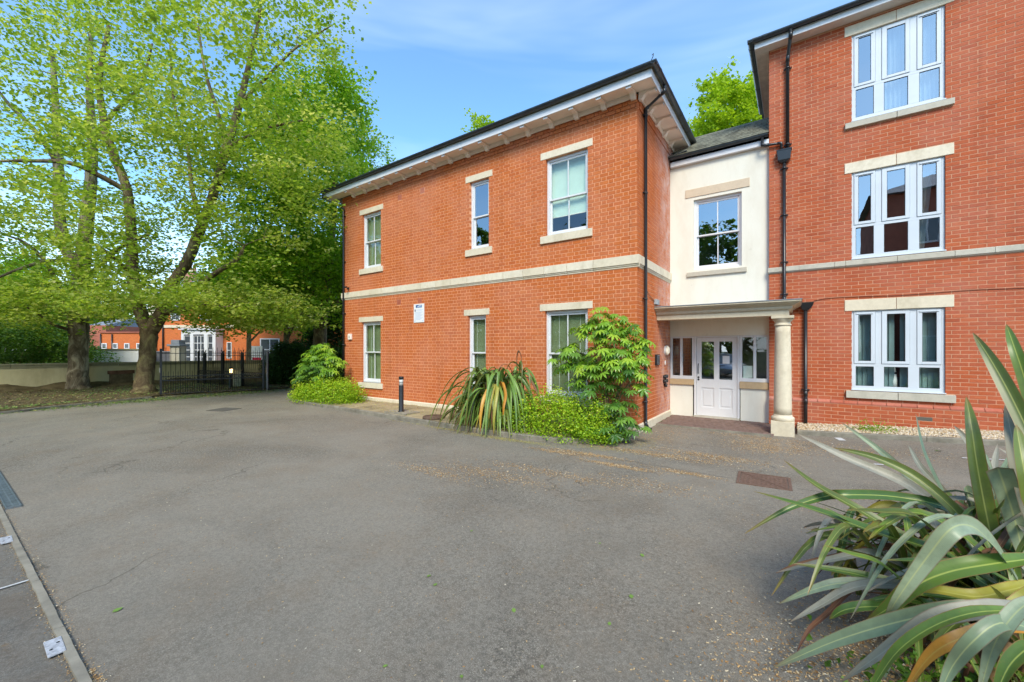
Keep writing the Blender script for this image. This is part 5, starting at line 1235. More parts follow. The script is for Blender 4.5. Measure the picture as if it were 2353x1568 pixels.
cA = np.concatenate([blob(215, at(150, 230, 17.2), (6.2, 6.0, 7.6), 13, 0.25, None, keepA), blob(95, at(60, 560, 16.2), (5.0, 4.6, 3.2), 14, 0.1, None, keepA), blob(70, at(40, 720, 15.5), (3.6, 3.0, 1.2), 15, 0.0, 2.3, keepA), blob(40, at(250, 640, 16.4), (3.0, 3, 1.6), 16, 0, None, keepA)])
tree('massive straight plane tree with a pollarded scar on its trunk, leftmost of the yard trees', 'plane_tree', limbsA, cA, 98, 0.135, m_leaf_plane, m_bark, 21, group='plane trees by the garden wall', tone_bias=-0.02)
# maple C beside the house
C0 = at(733, 880, 20.0)
limbsC = [([gnd(C0, -0.1), gnd(C0, 0.2), A3(734, 800, 20), A3(736, 740, 20), A3(742, 700, 20)], [0.50, 0.36, 0.31, 0.29, 0.30]),
    ([A3(740, 715, 20), A3(720, 660, 20), A3(700, 600, 20), A3(692, 520, 20), A3(680, 400, 20), A3(690, 260, 20)], [0.24, 0.20, 0.16, 0.13, 0.1, 0.05]),
    ([A3(744, 712, 20), A3(752, 640, 20), A3(762, 540, 20), A3(770, 420, 20), A3(780, 300, 20)], [0.24, 0.20, 0.17, 0.12, 0.06]),
    ([A3(745, 715, 20), A3(780, 690, 20.5), A3(830, 640, 21), A3(850, 560, 21.4)], [0.15, 0.12, 0.09, 0.05]),
    ([A3(735, 730, 20), A3(690, 720, 19), A3(640, 690, 18.2), A3(600, 660, 17.6)], [0.11, 0.09, 0.06, 0.03])]
def keepC(p):
    q = proj(p)
    if q is None: return False
    x, y, Z = q
    if p[0] > XL-0.6 and p[2] < 8.0: return False
    if x > 868+min(0, (y-330)*0.0) : return False
    if y < 330 and x > 800+ (y-180)*0.45: return False
    j_ = 28*math.sin(x*0.11)+18*math.sin(x*0.043+1)
    if x > 470 and y > 752+j_ and x < 700: return False
    return y < 770+j_*0.5
cC = np.concatenate([blob(430, at(735, 420, 20.4), (4.3, 4.2, 5.4), 23, 0.35, None, keepC), blob(150, at(660, 640, 19), (3.4, 3.4, 2.0), 24, 0.1, None, keepC)])
tree('dense bright green maple rising behind the left corner of the orange brick building', 'maple_tree', limbsC, cC, 105, 0.16, m_leaf_maple, m_bark_b, 31, spread=(0.6, 0.6, 0.36), flat=0.45)
def simple_tree(label, name, base, H, rad, n, lpc, size, m, seed, cy=0.62, spread=(0.7, 0.7, 0.5), tr=0.3, group=None, tone=0.0, rz=0.42, lo=None, keep=None):
    b = Vector((base[0], base[1], -0.1)); top = b+Vector((0, 0, H*0.8)); rr = random.Random(seed)
    L = [([tuple(b), tuple(b+Vector((0.1, 0, H*0.3))), tuple(b+Vector((-0.1, 0.1, H*0.55))), tuple(top)], [tr, tr*0.75, tr*0.5, tr*0.15])]
    for k in range(5):
        a = k*1.26+rr.random(); L.append(([tuple(b+Vector((0, 0, H*(0.25+0.06*k)))), tuple(b+Vector((math.cos(a)*rad*0.4, math.sin(a)*rad*0.4, H*(0.42+0.06*k)))), tuple(b+Vector((math.cos(a)*rad*0.75, math.sin(a)*rad*0.75, H*(0.55+0.06*k))))], [tr*0.4, tr*0.28, tr*0.1]))
    c_ = blob(n, (b.x, b.y, H*cy), (rad, rad, H*rz), seed, 0.4, lo, keep)
    return tree(label, name, L, c_, lpc, size, m, m_bark_b, seed, spread, group, tone_bias=tone, sides=6, flat=0.4)
bg = at(1712, HOR, 31)
simple_tree('yellow green tree behind the slate roof of the white link, against blue sky', 'broadleaf_tree', bg, 22.3, 4.3, 330, 120, 0.24, m_leaf_lime, 41, 0.80, tr=0.35, rz=0.19, spread=(0.6, 0.6, 0.42))
bg = at(1112, HOR, 34)
simple_tree('small treetop just peeping over the gutter of the orange brick building', 'broadleaf_tree', bg, 21.0, 1.2, 50, 80, 0.22, m_leaf_lime, 42, 0.89, tr=0.25, rz=0.10, spread=(0.45, 0.45, 0.35))
# background greenery
for i, (x, Z, H, rad, m, nm, lab) in enumerate(((-40, 24, 8.5, 3.6, m_leaf_maple, 'broadleaf_tree', 'green tree beyond the wall at the left border of the view'),
        (45, 27, 5.6, 2.6, m_leaf_mid, 'broadleaf_tree', 'dark bushy tree behind the cream wall at far left'),
        (150, 58, 13, 6.0, m_leaf_lime, 'broadleaf_tree', 'distant lime green tree behind the pink house'),
        (290, 66, 11, 5.4, m_leaf_lime, 'broadleaf_tree', 'distant pale tree above the low orange wing'),
        (20, 48, 13, 6.0, m_leaf_maple, 'broadleaf_tree', 'distant green tree at the far left above the reddish house'),
        (570, 30, 9.0, 3.2, m_leaf_maple, 'broadleaf_tree', 'green tree in front of the villa right half'),
        (655, 27, 8.5, 3.0, m_leaf_maple, 'broadleaf_tree', 'green tree filling the gap between villa and maple'),
        (790, 24, 8.0, 2.6, m_leaf_mid, 'broadleaf_tree', 'green tree directly behind the left corner downpipe'))):
    p = at(x, HOR, Z); simple_tree(lab, nm, p, H, rad, 130 if Z < 40 else 90, 130, 0.20 if Z < 40 else 0.34, m, 51+i, 0.58 if i < 5 else 0.66, tr=0.2, rz=0.40 if i < 5 else 0.30, lo=0.3 if i in (0, 1) else None)
def bush(label, name, ctr, radii, n, size, m, seed, cat='shrub', tone=0.0, stems=8, flat=0.35, zmin=0.02, lump=0.16, group=None, spread=0.20):
    g = np.random.default_rng(seed); v = g.normal(0, 1, (n*2, 3)); v /= np.linalg.norm(v, axis=1)[:,None]
    q = g.uniform(0.35**3, 1, n*2)**(1/3); q = np.where(g.random(n*2) < 0.7, g.uniform(0.86, 1.0, n*2), q)
    lum = 1+lump*np.sin(v[:,0]*6+seed)*np.sin(v[:,1]*7+seed*2)+lump*0.7*np.sin(v[:,2]*9+v[:,0]*11)
    P = np.array(ctr)+v*(q*lum)[:,None]*np.array(radii)+g.normal(0, spread*0.4, (n*2, 3))
    P = P[P[:,2] > zmin][:n]
    root = empty(name, (ctr[0], ctr[1], 0), 0, label, cat, group); P[:,0] -= ctr[0]; P[:,1] -= ctr[1]
    s_ = MB(); rr = random.Random(seed)
    for k in range(stems):
        a = rr.uniform(0, 6.28); w = rr.uniform(0.3, 0.85)
        s_.tube([(0.05*math.cos(a), 0.05*math.sin(a), 0.0), (radii[0]*w*0.5*math.cos(a), radii[1]*w*0.5*math.sin(a), ctr[2]), (radii[0]*w*math.cos(a), radii[1]*w*math.sin(a), ctr[2]+radii[2]*0.6)], [0.018, 0.012, 0.005], 5)
    s_.build('stems', m_stem, root)
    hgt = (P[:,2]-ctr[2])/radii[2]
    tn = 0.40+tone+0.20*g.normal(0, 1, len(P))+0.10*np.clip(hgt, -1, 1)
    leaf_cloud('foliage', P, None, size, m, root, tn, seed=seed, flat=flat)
    return root
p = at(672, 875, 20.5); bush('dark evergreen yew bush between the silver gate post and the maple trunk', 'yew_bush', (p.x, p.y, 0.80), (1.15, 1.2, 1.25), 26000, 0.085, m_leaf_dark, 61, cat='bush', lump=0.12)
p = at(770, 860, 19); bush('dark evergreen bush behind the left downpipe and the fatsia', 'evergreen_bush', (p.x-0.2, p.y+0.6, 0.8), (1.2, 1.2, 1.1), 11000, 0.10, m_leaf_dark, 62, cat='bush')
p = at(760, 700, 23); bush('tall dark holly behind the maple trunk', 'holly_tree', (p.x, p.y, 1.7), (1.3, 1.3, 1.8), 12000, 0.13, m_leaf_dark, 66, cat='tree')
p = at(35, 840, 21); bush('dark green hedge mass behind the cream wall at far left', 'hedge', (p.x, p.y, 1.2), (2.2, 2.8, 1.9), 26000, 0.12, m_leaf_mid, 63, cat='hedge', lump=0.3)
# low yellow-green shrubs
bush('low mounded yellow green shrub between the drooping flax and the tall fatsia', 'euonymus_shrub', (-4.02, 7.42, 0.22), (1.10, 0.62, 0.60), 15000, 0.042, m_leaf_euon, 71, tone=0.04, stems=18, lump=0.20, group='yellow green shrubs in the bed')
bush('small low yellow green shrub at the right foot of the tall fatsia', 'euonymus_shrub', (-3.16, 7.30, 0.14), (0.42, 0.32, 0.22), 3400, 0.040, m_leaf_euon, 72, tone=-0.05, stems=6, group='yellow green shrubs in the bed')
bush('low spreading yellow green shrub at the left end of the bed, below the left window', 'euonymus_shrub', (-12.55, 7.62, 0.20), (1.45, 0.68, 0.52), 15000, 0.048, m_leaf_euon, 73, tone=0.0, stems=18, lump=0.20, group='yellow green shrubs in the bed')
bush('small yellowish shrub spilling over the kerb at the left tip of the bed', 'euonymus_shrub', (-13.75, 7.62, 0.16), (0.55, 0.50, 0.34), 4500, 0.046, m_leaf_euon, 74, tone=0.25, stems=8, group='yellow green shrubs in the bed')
# ------------------------------------------------------------------ fatsia: palmate leaves
def palmate(name, m, nl, seed):
    rr = random.Random(seed); V = [(0, 0, 0)]; F = []; tone = []
    for k in range(nl):
        a = -2.35+4.7*k/(nl-1); L = (1.0-0.32*abs(a)/2.35)*rr.uniform(0.92, 1.05); w = 0.115*L
        d = (math.cos(a), math.sin(a)); n_ = (-d[1], d[0]); droop = -0.30*rr.uniform(0.7, 1.2)
        i = len(V)
        V += [(d[0]*L*.22-n_[0]*w*.75, d[1]*L*.22-n_[1]*w*.75, 0.015), (d[0]*L*.22+n_[0]*w*.75, d[1]*L*.22+n_[1]*w*.75, 0.015), (d[0]*L*.25, d[1]*L*.25, -0.012),
              (d[0]*L*.62-n_[0]*w*1.25, d[1]*L*.62-n_[1]*w*1.25, 0.02+droop*0.25), (d[0]*L*.62+n_[0]*w*1.25, d[1]*L*.62+n_[1]*w*1.25, 0.02+droop*0.25), (d[0]*L*.62, d[1]*L*.62, -0.02+droop*0.22), (d[0]*L, d[1]*L, droop)]
        F += [(0, i, i+2), (0, i+2, i+1), (i, i+3, i+5, i+2), (i+2, i+5, i+4, i+1), (i+3, i+6, i+5), (i+5, i+6, i+4)]
        if k: F.append((0, i-6, i))
    b = MB(); b.add(V, F, False)
    s_ = len(b.v); b.tube([(0, 0, 0.0), (-0.35, 0, -0.02), (-0.75, 0, -0.16)], 0.014, 3, False)
    me = bpy.data.meshes.new(name); me.from_pydata(b.v, [], b.f); me.materials.append(m); me.update(); return me
def fat_mat(name, stops):
    M = Mat(name); oi = M.N('ShaderNodeObjectInfo'); c = M.ramp(oi.outputs['Random'], stops)
    M.color(c); M.rough(0.32, 0.5); tl = M.N('ShaderNodeBsdfTranslucent'); M.L(M.mix(1.0, c, (1.2, 1.3, 0.5), 'MULTIPLY'), tl.inputs[0])
    mx = M.N('ShaderNodeMixShader'); mx.inputs[0].default_value = 0.28; M.L(M.b.outputs[0], mx.inputs[1]); M.L(tl.outputs[0], mx.inputs[2]); M.L(mx.outputs[0], M.o.inputs[0]); return M.m
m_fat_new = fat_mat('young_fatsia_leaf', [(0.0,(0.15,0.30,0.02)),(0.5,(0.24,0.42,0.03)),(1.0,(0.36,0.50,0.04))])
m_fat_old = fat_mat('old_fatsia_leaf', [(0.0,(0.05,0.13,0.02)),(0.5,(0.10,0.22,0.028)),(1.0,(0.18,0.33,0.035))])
def fat_mix(name, stops):
    m = fat_mat(name, stops); nt = m.node_tree
    oi = [n for n in nt.nodes if n.type == 'OBJECT_INFO'][0]; g = nt.nodes.new('ShaderNodeNewGeometry')
    for l in list(nt.links):
        if l.from_node == oi: t_ = l.to_socket; nt.links.remove(l); nt.links.new(g.outputs['Random Per Island'], t_)
    return m
m_fat_mix = {True: fat_mix('young_fatsia_leaf_mass', [(0.0,(0.15,0.30,0.02)),(0.5,(0.24,0.42,0.03)),(1.0,(0.36,0.50,0.04))]), False: fat_mix('old_fatsia_leaf_mass', [(0.0,(0.05,0.13,0.02)),(0.5,(0.10,0.22,0.028)),(1.0,(0.18,0.33,0.035))])}
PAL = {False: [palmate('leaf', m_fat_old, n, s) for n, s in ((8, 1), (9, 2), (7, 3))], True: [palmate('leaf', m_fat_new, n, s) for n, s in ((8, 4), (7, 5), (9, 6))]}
def fatsia(label, heads, base, stems, seed, total, lowz, scale=(0.17, 0.27)):
    rr = random.Random(seed); root = empty('fatsia_shrub', (base[0], base[1], 0.07), 0, label, 'shrub')
    for k, (tx, ty, tz, r0) in enumerate(stems):
        MB().tube(catmull([(rr.uniform(-.1, .1), rr.uniform(-.08, .08), 0), (tx*0.25, ty*0.25, tz*0.33), (tx*0.6+rr.uniform(-.06, .06), ty*0.6, tz*0.66), (tx, ty, tz)], 5), [r0*(1-0.6*i/15) for i in range(16)], 7).build('stem', m_stem, root)
    tot = sum(h[4] for h in heads); items = []
    for (hx_, hy_, hz_, hr, wgt, young) in heads:
        n = max(3, int(total*wgt/tot))
        for k in range(n):
            a = k*2.399+rr.uniform(-.3, .3); f = (k+0.5)/n; el = R(75)-f*R(105)
            d = Vector((math.cos(a)*math.cos(el), math.sin(a)*math.cos(el), math.sin(el)))
            rr_ = hr*rr.uniform(0.45, 1.05); p = Vector((hx_, hy_, hz_))+Vector((d.x*rr_+rr.gauss(0, .06), d.y*rr_+rr.gauss(0, .05), d.z*rr_*0.9+rr.gauss(0, .07)))
            if p.z < lowz: p.z = lowz+rr.uniform(0, 0.1)
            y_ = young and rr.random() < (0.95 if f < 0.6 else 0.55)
            s_ = rr.uniform(*scale)
            outw_ = Vector((d.x, d.y, -0.30-0.5*f+0.2*rr.random())).normalized()
            nrm = Vector((d.x*0.55, d.y*0.55-0.15, 0.75)).normalized(); nrm = (nrm-outw_*nrm.dot(outw_)).normalized(); s2 = nrm.cross(outw_)
            Mx = Matrix((outw_, s2, nrm)).transposed(); items.append((p, Mx.to_4x4() @ Matrix.Rotation(rr.uniform(-.35, .35), 4, 'X'), s_, rr.choice(PAL[y_]), y_))
    items.sort(key=lambda t: t[0].y)
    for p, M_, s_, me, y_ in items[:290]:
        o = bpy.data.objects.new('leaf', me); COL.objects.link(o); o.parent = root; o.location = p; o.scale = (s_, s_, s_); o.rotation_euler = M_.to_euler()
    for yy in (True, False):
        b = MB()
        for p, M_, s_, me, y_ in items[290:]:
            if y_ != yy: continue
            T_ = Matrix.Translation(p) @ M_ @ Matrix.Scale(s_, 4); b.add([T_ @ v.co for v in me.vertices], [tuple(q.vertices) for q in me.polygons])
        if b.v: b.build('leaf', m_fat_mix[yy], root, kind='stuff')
    return root
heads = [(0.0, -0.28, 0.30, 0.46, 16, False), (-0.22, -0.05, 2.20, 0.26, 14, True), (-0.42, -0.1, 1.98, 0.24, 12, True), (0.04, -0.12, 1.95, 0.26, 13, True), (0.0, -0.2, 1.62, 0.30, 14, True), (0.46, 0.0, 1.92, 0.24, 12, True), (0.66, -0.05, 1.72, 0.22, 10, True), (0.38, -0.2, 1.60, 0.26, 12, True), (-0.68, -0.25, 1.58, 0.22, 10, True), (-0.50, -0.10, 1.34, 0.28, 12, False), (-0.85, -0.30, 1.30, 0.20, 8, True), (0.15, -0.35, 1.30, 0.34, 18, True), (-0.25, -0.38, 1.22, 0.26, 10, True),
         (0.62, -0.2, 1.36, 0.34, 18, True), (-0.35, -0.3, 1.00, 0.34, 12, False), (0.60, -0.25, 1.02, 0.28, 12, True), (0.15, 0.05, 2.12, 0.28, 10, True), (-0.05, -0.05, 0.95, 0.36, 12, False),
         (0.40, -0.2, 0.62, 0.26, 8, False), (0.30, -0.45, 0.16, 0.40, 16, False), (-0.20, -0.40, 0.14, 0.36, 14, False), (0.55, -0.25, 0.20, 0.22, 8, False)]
fatsia('tall fatsia shrub with glossy fingered leaves and bare stems at the orange corner', heads, (-3.13, 7.86), [(-0.25, -0.05, 1.8, 0.035), (0.1, -0.1, 1.5, 0.030), (0.5, 0, 1.6, 0.034), (-0.5, -0.1, 1.3, 0.026), (0.6, -0.1, 1.2, 0.028), (0.0, -0.2, 1.1, 0.024), (-0.3, -0.2, 1.0, 0.022)], 81, 620, 0.10, (0.115, 0.20))
heads = [(-0.3, 0, 1.50, 0.28, 14, True), (0.1, -0.05, 1.62, 0.26, 12, True), (0.5, -0.1, 1.42, 0.28, 14, True), (0.0, -0.2, 1.2, 0.34, 14, True), (0.9, -0.1, 1.28, 0.22, 8, True), (-0.6, -0.1, 1.28, 0.26, 10, True), (-0.95, 0, 1.00, 0.30, 14, True), (0.8, -0.05, 0.98, 0.34, 14, True), (0.1, -0.35, 0.92, 0.45, 18, False), (-0.5, -0.3, 0.70, 0.42, 14, False), (0.5, -0.3, 0.66, 0.40, 12, False), (-0.95, -0.1, 0.66, 0.34, 10, True)]
fatsia('rounded fatsia shrub with pale fingered leaves beside the left corner downpipe', heads, (-13.55, 7.95), [(-0.2, 0, 1.1, 0.03), (0.35, -0.1, 1.1, 0.03), (-0.7, 0, 0.9, 0.026), (0.8, 0, 0.9, 0.026)], 82, 560, 0.12, (0.12, 0.20))
# ------------------------------------------------------------------ flax (strap leaves)
def strap_mat(name, base, alt, rib, edge, rough=0.38):
    M = Mat(name); oi = M.N('ShaderNodeObjectInfo'); uv = M.N('ShaderNodeAttribute', attribute_name='across'); al = M.N('ShaderNodeAttribute', attribute_name='along')
    c = M.mix(oi.outputs['Random'], base, alt)
    nzz = M.noise(9, 4, 0.7, 'Object'); c = M.mix(M.ramp(nzz, [(0.45, (0,)*3), (0.75, (0.55,)*3)]), c, tuple(x*0.5+0.02 for x in base)); spk = M.noise(55, 4, 0.8, 'Object'); c = M.mix(M.ramp(spk, [(0.60, (0,)*3), (0.72, (0.5,)*3)]), c, edge)
    w = M.N('ShaderNodeMath', operation='ABSOLUTE'); M.L(uv.outputs['Fac'], w.inputs[0])
    st = M.math('SINE', M.math('MULTIPLY', w.outputs[0], 60.0)); c = M.mix(M.ramp(st, [(0.4, (0,)*3), (1.0, (0.16,)*3)]), c, tuple(x*0.6 for x in base))
    c = M.mix(M.ramp(w.outputs[0], [(0.0, (0.8,)*3), (0.07, (0.35,)*3), (0.11, (0,)*3)]), c, rib)
    c = M.mix(M.ramp(w.outputs[0], [(0.88, (0,)*3), (0.97, (0.8,)*3)]), c, edge)
    c = M.mix(M.ramp(al.outputs['Fac'], [(0.86, (0,)*3), (1.0, (0.8,)*3)]), c, edge)
    M.color(c); M.rough(rough, 0.5)
    tl = M.N('ShaderNodeBsdfTranslucent'); M.L(c, tl.inputs[0]); mx = M.N('ShaderNodeMixShader'); mx.inputs[0].default_value = 0.18
    M.L(M.b.outputs[0], mx.inputs[1]); M.L(tl.outputs[0], mx.inputs[2]); M.L(mx.outputs[0], M.o.inputs[0]); return M.m
m_fx = [strap_mat('olive_flax_leaf', (0.085,0.125,0.020), (0.15,0.20,0.030), (0.42,0.44,0.12), (0.22,0.11,0.03)),
        strap_mat('glaucous_flax_leaf', (0.19,0.26,0.15), (0.31,0.38,0.24), (0.46,0.50,0.22), (0.20,0.13,0.07), 0.42),
        strap_mat('green_flax_leaf', (0.065,0.135,0.022), (0.14,0.23,0.035), (0.48,0.54,0.12), (0.25,0.14,0.04)),
        strap_mat('yellow_flax_leaf', (0.34,0.34,0.05), (0.42,0.36,0.06), (0.5,0.48,0.12), (0.3,0.14,0.03)),
        strap_mat('orange_flax_leaf', (0.60,0.24,0.03), (0.66,0.36,0.05), (0.6,0.4,0.08), (0.3,0.1,0.03)),
        strap_mat('dead_flax_leaf', (0.16,0.065,0.03), (0.26,0.13,0.06), (0.3,0.18,0.08), (0.12,0.04,0.02), 0.7),
        strap_mat('grey_flax_leaf', (0.26,0.26,0.19), (0.38,0.36,0.28), (0.42,0.40,0.32), (0.2,0.14,0.09), 0.5)]
def strap(root, pts, width, m, up=Vector((0, 0, 1)), fold=0.22, roll=0.0, blunt=False, name='leaf', twist=0.0):
    C_ = catmull(pts, 5); n = len(C_); V = []; F = []; ac = []; al = []
    o0 = Vector(root.location)
    prev = None
    for i, p in enumerate(C_):
        t = (C_[min(i+1, n-1)]-C_[max(i-1, 0)]).normalized()
        s_ = (prev-t*prev.dot(t)) if prev is not None else t.cross(up)
        if s_.length < 0.05: s_ = t.cross(Vector((0.3, 1, 0.1)))
        s_.normalize(); prev = s_.copy()
        s_.normalize(); nn = s_.cross(t).normalized(); f = i/(n-1)
        a = roll+twist*f; s2 = s_*math.cos(a)+nn*math.sin(a); n2 = nn*math.cos(a)-s_*math.sin(a)
        w = width*0.5*(min(1, 0.55+f*2.2))*(1 if blunt else (1-max(0, (f-0.40)/0.60)**2.4))+0.0012
        for k, q in ((-1, -1), (-0.5, -0.5), (0, 0), (0.5, 0.5), (1, 1)):
            V.append(p+s2*w*k+n2*w*fold*(abs(k)*2.0-1.0)*0.9-o0); ac.append(k); al.append(f)
    for i in range(n-1):
        for k in range(4): F.append((i*5+k, i*5+k+1, (i+1)*5+k+1, (i+1)*5+k))
    me = bpy.data.meshes.new(name); me.from_pydata([tuple(v) for v in V], [], F); me.materials.append(m)
    me.polygons.foreach_set('use_smooth', [True]*len(F))
    for nm, arr in (('across', ac), ('along', al)): a_ = me.attributes.new(nm, 'FLOAT', 'POINT'); a_.data.foreach_set('value', np.array(arr, np.float32))
    o = bpy.data.objects.new(name, me); COL.objects.link(o); o.parent = root; return o
# drooping flax in the bed
fl = empty('drooping_flax', (-5.45, 7.30, 0.08), 0, 'drooping green flax clump with yellow and orange dying leaves, in front of the narrow window', 'flax')
rf_ = random.Random(9); m_fl = strap_mat('fresh_flax_leaf', (0.11,0.22,0.035), (0.20,0.33,0.06), (0.30,0.42,0.12), (0.22,0.20,0.05))
for k in range(286):
    a = rf_.uniform(0, 6.283); H = rf_.uniform(0.38, 1.35)*(1.0 if k > 20 else 1.12); reach = rf_.uniform(0.45, 1.15)
    bx, by_ = -5.45+rf_.uniform(-0.35, 0.35), 7.32+rf_.uniform(-0.18, 0.18)
    dx, dy = math.cos(a)*reach*(1.25 if math.cos(a) < 0 else 0.9), math.sin(a)*reach*0.75-0.12
    lean = (0.35 if dx < 0 else 0)
    ty = by_+dy
    if ty > 8.36: dy = 8.36-by_-rf_.uniform(0, 0.2)
    tipz = max(-0.02, H-rf_.uniform(0.75, 1.35))
    P = [(bx, by_, 0.08), (bx+dx*0.14, by_+dy*0.14, H*0.62), (bx+dx*0.42, by_+dy*0.42, H), (bx+dx*0.78, by_+dy*0.78, H*0.72+tipz*0.28), (bx+dx*1.02, by_+dy*1.02, tipz)]
    u = rf_.random(); m = m_fl if u < 0.78 else m_fx[0] if u < 0.86 else m_fx[1] if u < 0.89 else m_fx[3] if u < 0.92 else m_fx[4] if u < 0.94 else m_fx[5]
    strap(fl, P, rf_.uniform(0.055, 0.09), m, fold=0.25, roll=rf_.uniform(-.5, .5), twist=rf_.uniform(-.5, .5))
for (xx, yy_, zz, H, m) in ((-5.30, 6.55, 0.05, 0.95, 4), (-4.85, 6.72, 0.35, 1.05, 4), (-5.0, 6.60, 0.02, 1.0, 3), (-5.15, 6.62, 0.12, 1.0, 3), (-6.35, 6.75, 0.0, 0.6, 3), (-5.9, 6.62, 0.0, 0.75, 3)):
    strap(fl, [(-5.35, 7.2, 0.3), ((-5.35+xx)/2, 6.95, H), (xx*0.9-5.35*0.1, yy_+0.1, H*0.8), (xx, yy_-0.03, (H*0.8+zz)/2), (xx-0.03, yy_, zz)], 0.075, m_fx[m], roll=0.3)
for x_, zt, dx_, m_ in ((-4.98, 1.70, 0.30, 5), (-4.90, 1.50, 0.22, 0), (-5.10, 1.42, -0.25, 5), (-4.82, 1.36, 0.34, 0)):
    strap(fl, [(x_, 7.4, 0.7), (x_-0.02, 7.38, zt*0.86), (x_+dx_*0.35, 7.25, zt), (x_+dx_*0.85, 7.15, zt*0.92), (x_+dx_*1.1, 7.05, zt*0.62)], 0.05, m_fx[m_], roll=0.4)
# foreground flax
def FP(x, y, Z): return tuple(at((2700+x/1.198)*0.6128, (1250+y/1.198)*0.6128, Z))
ff = empty('foreground_flax', (1.15, 3.35, 0.0), 0, 'large flax clump with broad arching olive and glaucous leaves in the near right corner', 'flax')
BIG = [([(1290,1120,2.5),(1100,905,2.55),(860,690,2.7),(560,555,2.9),(345,450,3.1)], .085, 6), ([(1290,1150,2.4),(1130,880,2.4),(900,660,2.55),(700,560,2.7),(510,515,2.85)], .075, 0),
 ([(1300,1060,2.6),(1100,860,2.7),(900,690,2.9),(720,530,3.0),(545,402,3.2)], .07, 1), ([(1200,1150,2.3),(900,960,2.35),(640,800,2.5),(430,680,2.7),(285,570,2.9)], .075, 0),
 ([(1240,1120,2.2),(960,970,2.2),(700,890,2.3),(420,790,2.5),(150,710,2.75)], .10, 2), ([(1250,1000,2.5),(1050,800,2.5),(800,735,2.6),(560,725,2.6),(460,735,2.7),(300,790,2.7),(110,900,2.75)], .075, 2),
 ([(1250,960,2.8),(950,900,2.8),(700,860,2.9),(500,870,2.95),(385,902,3.0)], .06, 1), ([(1366,1275,1.7),(1100,1245,1.7),(820,1290,1.85),(520,1380,2.0),(240,1502,2.15)], .095, 1),
 ([(1400,1010,1.9),(1200,1035,1.9),(1020,1070,1.95),(880,1130,2.0),(760,1230,2.1),(660,1290,2.2)], .115, 2), ([(1340,1120,1.95),(1240,960,1.9),(1140,868,1.85),(1040,880,1.8),(930,1010,1.85),(800,1190,1.9),(740,1290,2.0)], .10, 1),
 ([(1260,1060,2.3),(1215,900,2.3),(1160,620,2.35),(1130,420,2.4),(1105,285,2.5)], .095, 0), ([(1480,700,2.0),(1400,480,2.1),(1300,270,2.2),(1210,110,2.3),(1135,-2,2.4)], .085, 0),
 ([(1420,400,2.3),(1366,200,2.35),(1320,60,2.4),(1285,-40,2.5)], .07, 2), ([(1180,900,2.6),(1060,820,2.6),(980,680,2.65),(910,520,2.7),(878,362,2.8)], .075, 1),
 ([(1120,880,2.7),(1010,720,2.75),(900,600,2.8),(845,500,2.9)], .05, 6), ([(1366,1000,2.2),(1330,850,2.2),(1290,720,2.15),(1262,640,2.12),(1250,608,2.1)], .12, 1),
 ([(1180,960,2.7),(1165,850,2.6),(1130,760,2.55),(1108,700,2.5),(1100,690,2.5)], .085, 1), ([(1300,980,2.5),(1240,760,2.6),(1150,540,2.7),(1050,415,2.8)], .07, 6),
 ([(1420,900,2.1),(1366,700,2.1),(1320,520,2.15),(1280,315,2.25)], .08, 6), ([(1400,800,2.0),(1366,600,2.0),(1330,410,2.1)], .085, 0),
 ([(1300,1000,2.6),(1200,620,2.8),(1160,520,2.9),(1130,420,3.0)], .07, 1), ([(1290,1000,2.7),(1240,780,2.8),(1230,620,2.9),(1248,495,3.0)], .06, 6),
 ([(1150,1160,2.2),(950,1150,2.25),(780,1120,2.3),(560,1070,2.4),(330,1035,2.5)], .075, 2), ([(1100,1180,2.3),(900,1080,2.35),(700,990,2.4),(520,1010,2.45),(250,1075,2.6)], .06, 6),
 ([(1000,1150,2.3),(760,1130,2.3),(560,1120,2.35),(420,1150,2.4),(265,1215,2.5)], .07, 1), ([(1000,1180,2.2),(800,1130,2.2),(600,1140,2.3),(450,1220,2.35),(315,1297,2.4)], .07, 6),
 ([(900,1240,2.2),(700,1225,2.2),(560,1240,2.25),(490,1285,2.3)], .075, 2), ([(760,1120,2.5),(600,1150,2.45),(480,1260,2.4),(400,1330,2.35),(345,1430,2.3)], .035, 5),
 ([(1366,1230,1.6),(1200,1240,1.6),(980,1280,1.65),(790,1390,1.75),(540,1568,1.9)], .09, 6), ([(1366,1245,1.55),(1150,1250,1.55),(960,1310,1.6),(800,1420,1.65),(700,1560,1.7),(680,1620,1.7)], .115, 2),
 ([(1420,1330,1.35),(1260,1300,1.35),(1140,1380,1.35),(1040,1500,1.4),(980,1640,1.4)], .11, 1), ([(1420,1190,1.35),(1340,1240,1.35),(1260,1340,1.35),(1210,1450,1.4),(1160,1640,1.4)], .11, 1),
 ([(1420,1340,1.5),(1250,1320,1.5),(1050,1380,1.5),(930,1460,1.55),(820,1620,1.6)], .085, 4), ([(1420,1400,1.3),(1366,1420,1.3),(1290,1500,1.3),(1230,1640,1.3)], .09, 2),
 ([(1420,1120,1.9),(1300,1150,1.9),(1150,1180,1.95),(980,1155,2.0),(880,1160,2.1)], .08, 3), ([(1400,1150,1.8),(1366,1200,1.8),(1300,1230,1.8),(1230,1150,1.8),(1215,1135,1.8)], .085, 3),
 ([(1300,1180,2.0),(1200,1130,2.1),(1080,1060,2.2),(960,1060,2.3),(860,1010,2.4)], .075, 2), ([(1200,1060,2.4),(1000,1000,2.5),(760,960,2.6),(560,1000,2.6),(360,1040,2.6),(250,1078,2.65)], .06, 5),
 ([(1100,1000,2.6),(900,940,2.7),(650,905,2.8),(420,930,2.8),(230,1180,2.6)], .07, 0), ([(1000,960,2.7),(840,800,2.8),(720,770,2.85),(600,840,2.85)], .06, 3)]
rff = random.Random(17)
